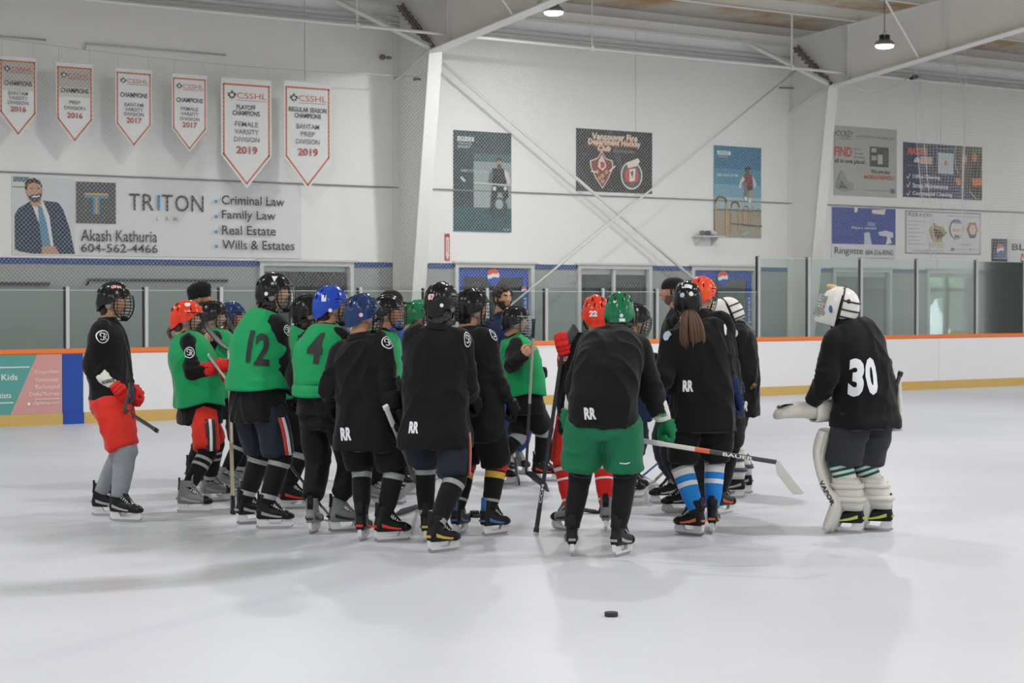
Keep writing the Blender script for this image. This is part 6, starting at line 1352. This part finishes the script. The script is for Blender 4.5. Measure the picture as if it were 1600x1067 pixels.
# --- far goalie
f = Fig('p23', 'goalie in white mask and white leg pads facing left behind the ponytail player', [(1140, 778), (1152, 771)], -86, (1136, 464), crown=0.162, hpitch=22, mask=True, neck=0.05, bulk=1.12, pants=F_blackp, pwide=1.12, socks=[F_navy, F_white], bands=[(0.40,0.55,1)], hem=0.14, handL=(1130, 640, -0.10), handR=(1120, 640, 0.15), glove='navy', fyaw=(0, 0))
RR(f, 1163, 634, 0.07, 0.085, -12); f.decal(f.jersey, 1147, 521, 0.07, 0.08, DISC, P_ice, 'shoulder_patch')
# --- goalie 30
g30 = f = Fig('p24', 'goalie number 30 in black jersey, white mask and white leg pads standing apart', [(1322, 832), (1367, 829)], -36, (1311, 447), crown=0.162, hyaw=-32, hpitch=-14, mask=True, neck=0.05, bulk=1.12, pants=F_char, pwide=1.20, pshort=0.02, socks=[F_white, F_dgrn], bands=[(0.16,0.21,1),(0.26,0.31,1),(0.36,0.41,1)], calf=1.1, hem=0.11, flare=1.06, handL=(1262, 640, 0.0), handR=(1387, 640, 0.06), elbL=(-0.3,-0.6,-0.3), acc='lime', fyaw=(-30, -30))
f.decal(f.jersey, 1338, 590, 0.115, 0.285, '3', P_white, bold=0.05, off=0.006, rot=-3); f.decal(f.jersey, 1361, 588, 0.105, 0.285, '0', P_white, bold=0.05, off=0.006, rot=-3)
f.decal(f.hel, 1326, 471, 0.035, 0.035, DISC, ACC['black'], 'mask_mark', off=0.004); f.decal(f.hel, 1298, 483, 0.03, 0.06, DISC, ACC['blue'], 'mask_mark', off=0.004)
# ---- goalie equipment
M_padw = mat('white_goalie_pad', (206, 204, 196), 0.5, noise=0.05, nscale=8, bump=0.15, bscale=30); M_padg = mat('grey_goalie_pad', (150, 152, 150), 0.5); M_padn = mat('navy_goalie_pad', (44, 52, 76), 0.5)
def leg_pads(f, trim, lettering=None):
    for i in range(2):
        kn, an = f.knee[i], f.ank[i]; yw = f.k.get('fyaw')[i]; dv = rotm(yw) @ np.array([0,1.0,0]); ov = rotm(yw) @ np.array([1.0,0,0])
        P = catmull([an+dv*0.185+np.array([0,0,-0.125]), an+dv*0.150+np.array([0,0,-0.04]), an+dv*0.115+np.array([0,0,0.10]), (an+kn)/2+dv*0.140, kn+dv*0.150, kn+dv*0.150+np.array([0,0,0.12]), kn+dv*0.115+np.array([0,0,0.25])], 3); rows = []
        for q, p in enumerate(P):
            tt = unit(P[min(q+1,len(P)-1)]-P[max(q-1,0)]); Y = unit(np.cross(tt, ov)); t = q/(len(P)-1); rows.append(sring(p, ov, Y, 0.135*(0.80 if q == 0 else 1)*(0.92 if q == len(P)-1 else 1), 0.042+0.010*math.sin(t*9), 22, 4.5))
        b = MB(); b.loft(rows); pad = b.build('leg_pad', M_padw, f.root, True, 45)
        for sg in (-1, 1):
            b = MB(); b.tube([p+ov*sg*0.132-np.cross(unit(P[min(q+1,len(P)-1)]-P[max(q-1,0)]), ov)*0.0 for q, p in enumerate(P)], 0.030, 10); er = b.build('edge_roll', M_padw, pad, True)
            if lettering and i == 0 and sg == -1: f.decal(er, lettering[1], lettering[2], 0.20, 0.034, lettering[0], P_black, cuts=3, rot=lettering[3], off=0.006)
        b = MB(); rows = [sring(an+(kn-an)*t + dv*0.01 + np.array([0,0,0.03]), ov, dv, a, c, 22, 3) for t, a, c in ((-0.02,0.075,0.075),(0.12,0.098,0.098),(0.32,0.110,0.108),(0.52,0.110,0.106),(0.64,0.098,0.094))]; b.loft(rows, 0, False, False); w = b.build('calf_wrap', M_padw, pad, True); w.modifiers.new('t','SOLIDIFY').thickness = 0.012
        for t in (0.22, 0.48):
            b = MB(); b.loft([sring(an+(kn-an)*q + dv*0.01+np.array([0,0,0.03]), ov, dv, 0.122, 0.120, 22, 3) for q in (t-0.05, t+0.05)], 0, False, False); w = b.build('strap', trim, pad, True); w.modifiers.new('t','SOLIDIFY').thickness = 0.006
leg_pads(FIGS['p24'], M_padw, ('VAPOR', 1292, 770, -62)); leg_pads(FIGS['p23'], M_padn)
def trapper(f, nm, px):
    p = f.hand[nm]; Y = unit(f.loc(at_depth(px[0], px[1], f.D+px[2]))-p); Z = unit(np.array([0,0,1.0])-Y*Y[2]); X = np.cross(Y, Z); p = p+Y*0.05; R3 = np.stack([X, Y, Z], 1); b = MB()
    b.loft([sring(p+Y*y+Z*z, X, Z, a, c, 20, 2.6) for y, z, a, c in ((-0.20,0,0.075,0.070),(-0.10,0,0.085,0.072),(-0.03,0.0,0.095,0.066),(0.06,0.0,0.120,0.062),(0.13,-0.01,0.115,0.052),(0.19,-0.03,0.080,0.038),(0.215,-0.045,0.045,0.022))]); me = remesh(b, 0.010, 2); displace(me, lambda P: 0.004*vnoise(P*25, 3)); g = obj_from(me, 'catching_glove', M_padw, f.root, True)
    b = MB(); 
    for k in range(6):
        t = -0.05+0.02*k; b.tube([p+Y*(0.10+0.012*k)+X*(-0.10+0.0*k)+Z*0.050, p+Y*(0.20-0.006*k)+X*(-0.03+0.02*k)+Z*0.02, p+Y*(0.16)+X*(0.06)+Z*0.035], 0.004, 5)
    tag(b.build('pocket_lacing', M_black, g, True), kind='stuff')
    b = MB(); b.loft([sring(p+Y*y, X, Z, a, a*0.92, 22, 3.2) for y, a in ((-0.23,0.098),(-0.12,0.108),(-0.09,0.104))], 0, False, False); c = b.build('cuff', M_padw, g, True); c.modifiers.new('t','SOLIDIFY').thickness = 0.012
def blocker(f, nm, up):
    sg = -1 if nm == 'L' else 1; p = f.hand[nm]; X, Y, Z = f.hframe(nm, sg); me, cm, dm = glove_mesh(-1 if nm == 'R' else 1); o = shared(me, 'blocker_glove', GLV['black'], f.root); o.matrix_basis = frame4(p-Y*0.045+Z*0.03, X, Y, Z); shared(cm, 'cuff', GLV['white'], o)
    u = unit(up); n = unit(Z-u*np.dot(Z,u)); w = np.cross(u, n); b = MB(); b.cbox(p+n*0.075, (0.20,0.38,0.045), 0.012, 0, np.stack([w, u, n], 1)); b.build('blocker_board', M_padw, f.root, False)
    b = MB(); b.cbox(p+n*0.10, (0.15,0.30,0.012), 0.004, 0, np.stack([w, u, n], 1)); b.build('blocker_face', M_padg, f.root)
trapper(FIGS['p24'], 'L', (1216, 641, -0.05)); blocker(FIGS['p24'], 'R', (0.05, 0.12, 1.0))

# ================================================================ STICKS AND PUCKS
D = lambda k: FIGS[k].D
A = lambda x, y, d: at_depth(x, y, d)
gr = lambda x, y, z=0.012: ground(x, y, z)
silver, blk, wtape = (168,170,170), (34,34,36), (196,196,192)
stick('silver hockey stick held by the braided player, blade on the ice', A(324, 554, D('p2')-0.16), A(503, 792, 16.05), gr(524, 812), silver, blk, 0.46, blk, (150,152,152), (190,190,188), text=('CCM', 0.66, 0.80, 0.026, P_white, 1))
stick('upside down stick with pale shaft and black blade beside the braided player', gr(364, 800, 0.02), A(358, 548, D('p3')-0.30), A(316, 508, D('p3')-0.30), (188,184,160), (176,176,172), 0.55, blk, blk, blk)
stick('upside down stick with black blade behind the number 12 bib', gr(389, 777, 0.02), A(380, 535, D('p6')-0.3), A(352, 500, D('p6')-0.3), blk, blk, 0.5, blk)
stick('stick with white taped grip and white blade held by navy helmet player', A(603, 636, D('p9')-0.30), A(650, 754, D('p9')+0.05), A(622, 782, D('p9')+0.02), (176,172,164), (120,112,104), 0.45, wtape, (206,206,204), (212,212,210))
stick('black blade stick resting on ice in front of 87', A(700, 640, D('p13')+0.55), gr(654, 792), gr(622, 806), blk, (150,60,50), 0.9, blk)
stick('upright stick with silver fading shaft held by the small bare handed player', A(834, 500, D('p16')-0.34), A(822, 737, 18.75), gr(862, 766), (172,168,160), (66,52,66), 0.55, blk, blk, (60,80,100))
stick('thin pale stick standing beside the blue trousers of the coach', A(796, 640, D('p15')-0.2), gr(808, 748), gr(816, 756), (176,170,164), blk, 0.7, blk)
f = FIGS['p17']; stick('long black stick held upside down in raised red glove', gr(838, 829, 0.02), A(880, 540, f.D-0.14), A(899, 508, f.D-0.14), (36,34,48), blk, 0.6, blk, blk, blk, text=('CCM', 0.15, 0.25, 0.02, P_white, 1))
stick('stick with grey blade lying on ice behind the green shorts', A(985, 660, D('p18')+1.1), gr(937, 800), gr(903, 800), blk, blk, 0.5, (92,94,94))
f = FIGS['p18']; hb = f.wld(f.hand['R']); dS = depth_of(hb)
stick('white and orange stick with white taped blade held level by leaning player', A(1000, 688, dS-0.03), A(1213, 722, dS-0.45), A(1250, 774, dS-0.50), (206,202,198), (62,62,64), 0.42, wtape, (200,198,194), (206,204,200), accent=(214,96,60), text=('BAUER', 0.62, 0.84, 0.024, P_white, 1))
stick('white and grey goalie stick slanting behind the ponytail player', A(1178, 602, D('p23')-0.25), gr(1022, 752, 0.03), gr(1000, 766, 0.03), (196,196,192), (150,154,156), 0.42, (196,194,184), (120,96,76), (110,84,64), goalie=True, bh=0.09, text=('VAPOR', 0.70, 0.92, 0.06, P_white, 1))
stick('black and blue stick slanting beside the white goalie stick', A(1090, 672, D('p20')-0.3), gr(1006, 742), gr(994, 752), blk, (42,104,180), 0.4, blk)
f = FIGS['p24']; stick('taped stick carried by goalie number 30', A(1407, 583, f.D-0.02), A(1371, 690, f.D+0.10), A(1352, 702, f.D+0.30), (98,88,78), (190,188,180), 0.5, (190,188,180), (92,80,70), (60,54,50), goalie=True)
f = FIGS['p1']; h = f.wld((f.hand['L']+f.hand['R'])/2); stick('dark stick held low by the player in red pants', h + _fw*1.25 + np.array([0,0,-0.35]), A(194, 640, f.D-0.30), A(208, 600, f.D-0.28), (60,62,64), (60,62,64), 0.5, (70,72,72), bh=0.05)
M_puck = mat('black_puck_rubber', (40, 41, 42), 0.6, noise=0.1, nscale=40)
b = MB(); b.tube([(0,0,0),(0,0,0.003),(0,0,0.0224),(0,0,0.0254)], [0.0355,0.038,0.038,0.0355], 28); pm = b.mesh('puck'); pm.polygons.foreach_set('use_smooth', [True]*len(pm.polygons)); pm.set_sharp_from_angle(angle=0.6); pm.materials.append(M_puck)
bm = bmesh.new(); bm.from_mesh(pm); bmesh.ops.recalc_face_normals(bm, faces=bm.faces); bm.to_mesh(pm); bm.free()
def puck(p, label, group=None):
    o = bpy.data.objects.new('puck', pm); COL.objects.link(o); o.location = p; o.rotation_euler = (0, 0, rng.uniform(0, 6)); return tag(o, label, 'puck', group)
puck(tuple(ground(955, 963)), 'single black puck lying alone on the open ice')
c = ground(749, 808); 
for k, (dx, dy, dz) in enumerate(((-0.10,0,0),(-0.02,-0.02,0),(0.06,0.0,0),(-0.06,0.07,0),(0.02,0.06,0),(0.10,0.07,0),(-0.04,0.02,1),(0.04,0.03,1))):
    p = c + _rt*dx + _fw*dy; puck((p[0], p[1], 0.0254*dz), 'black puck in the pile behind the gold banded socks' if dz == 0 else 'black puck on top of the pile behind the gold banded socks', 'pile of pucks')
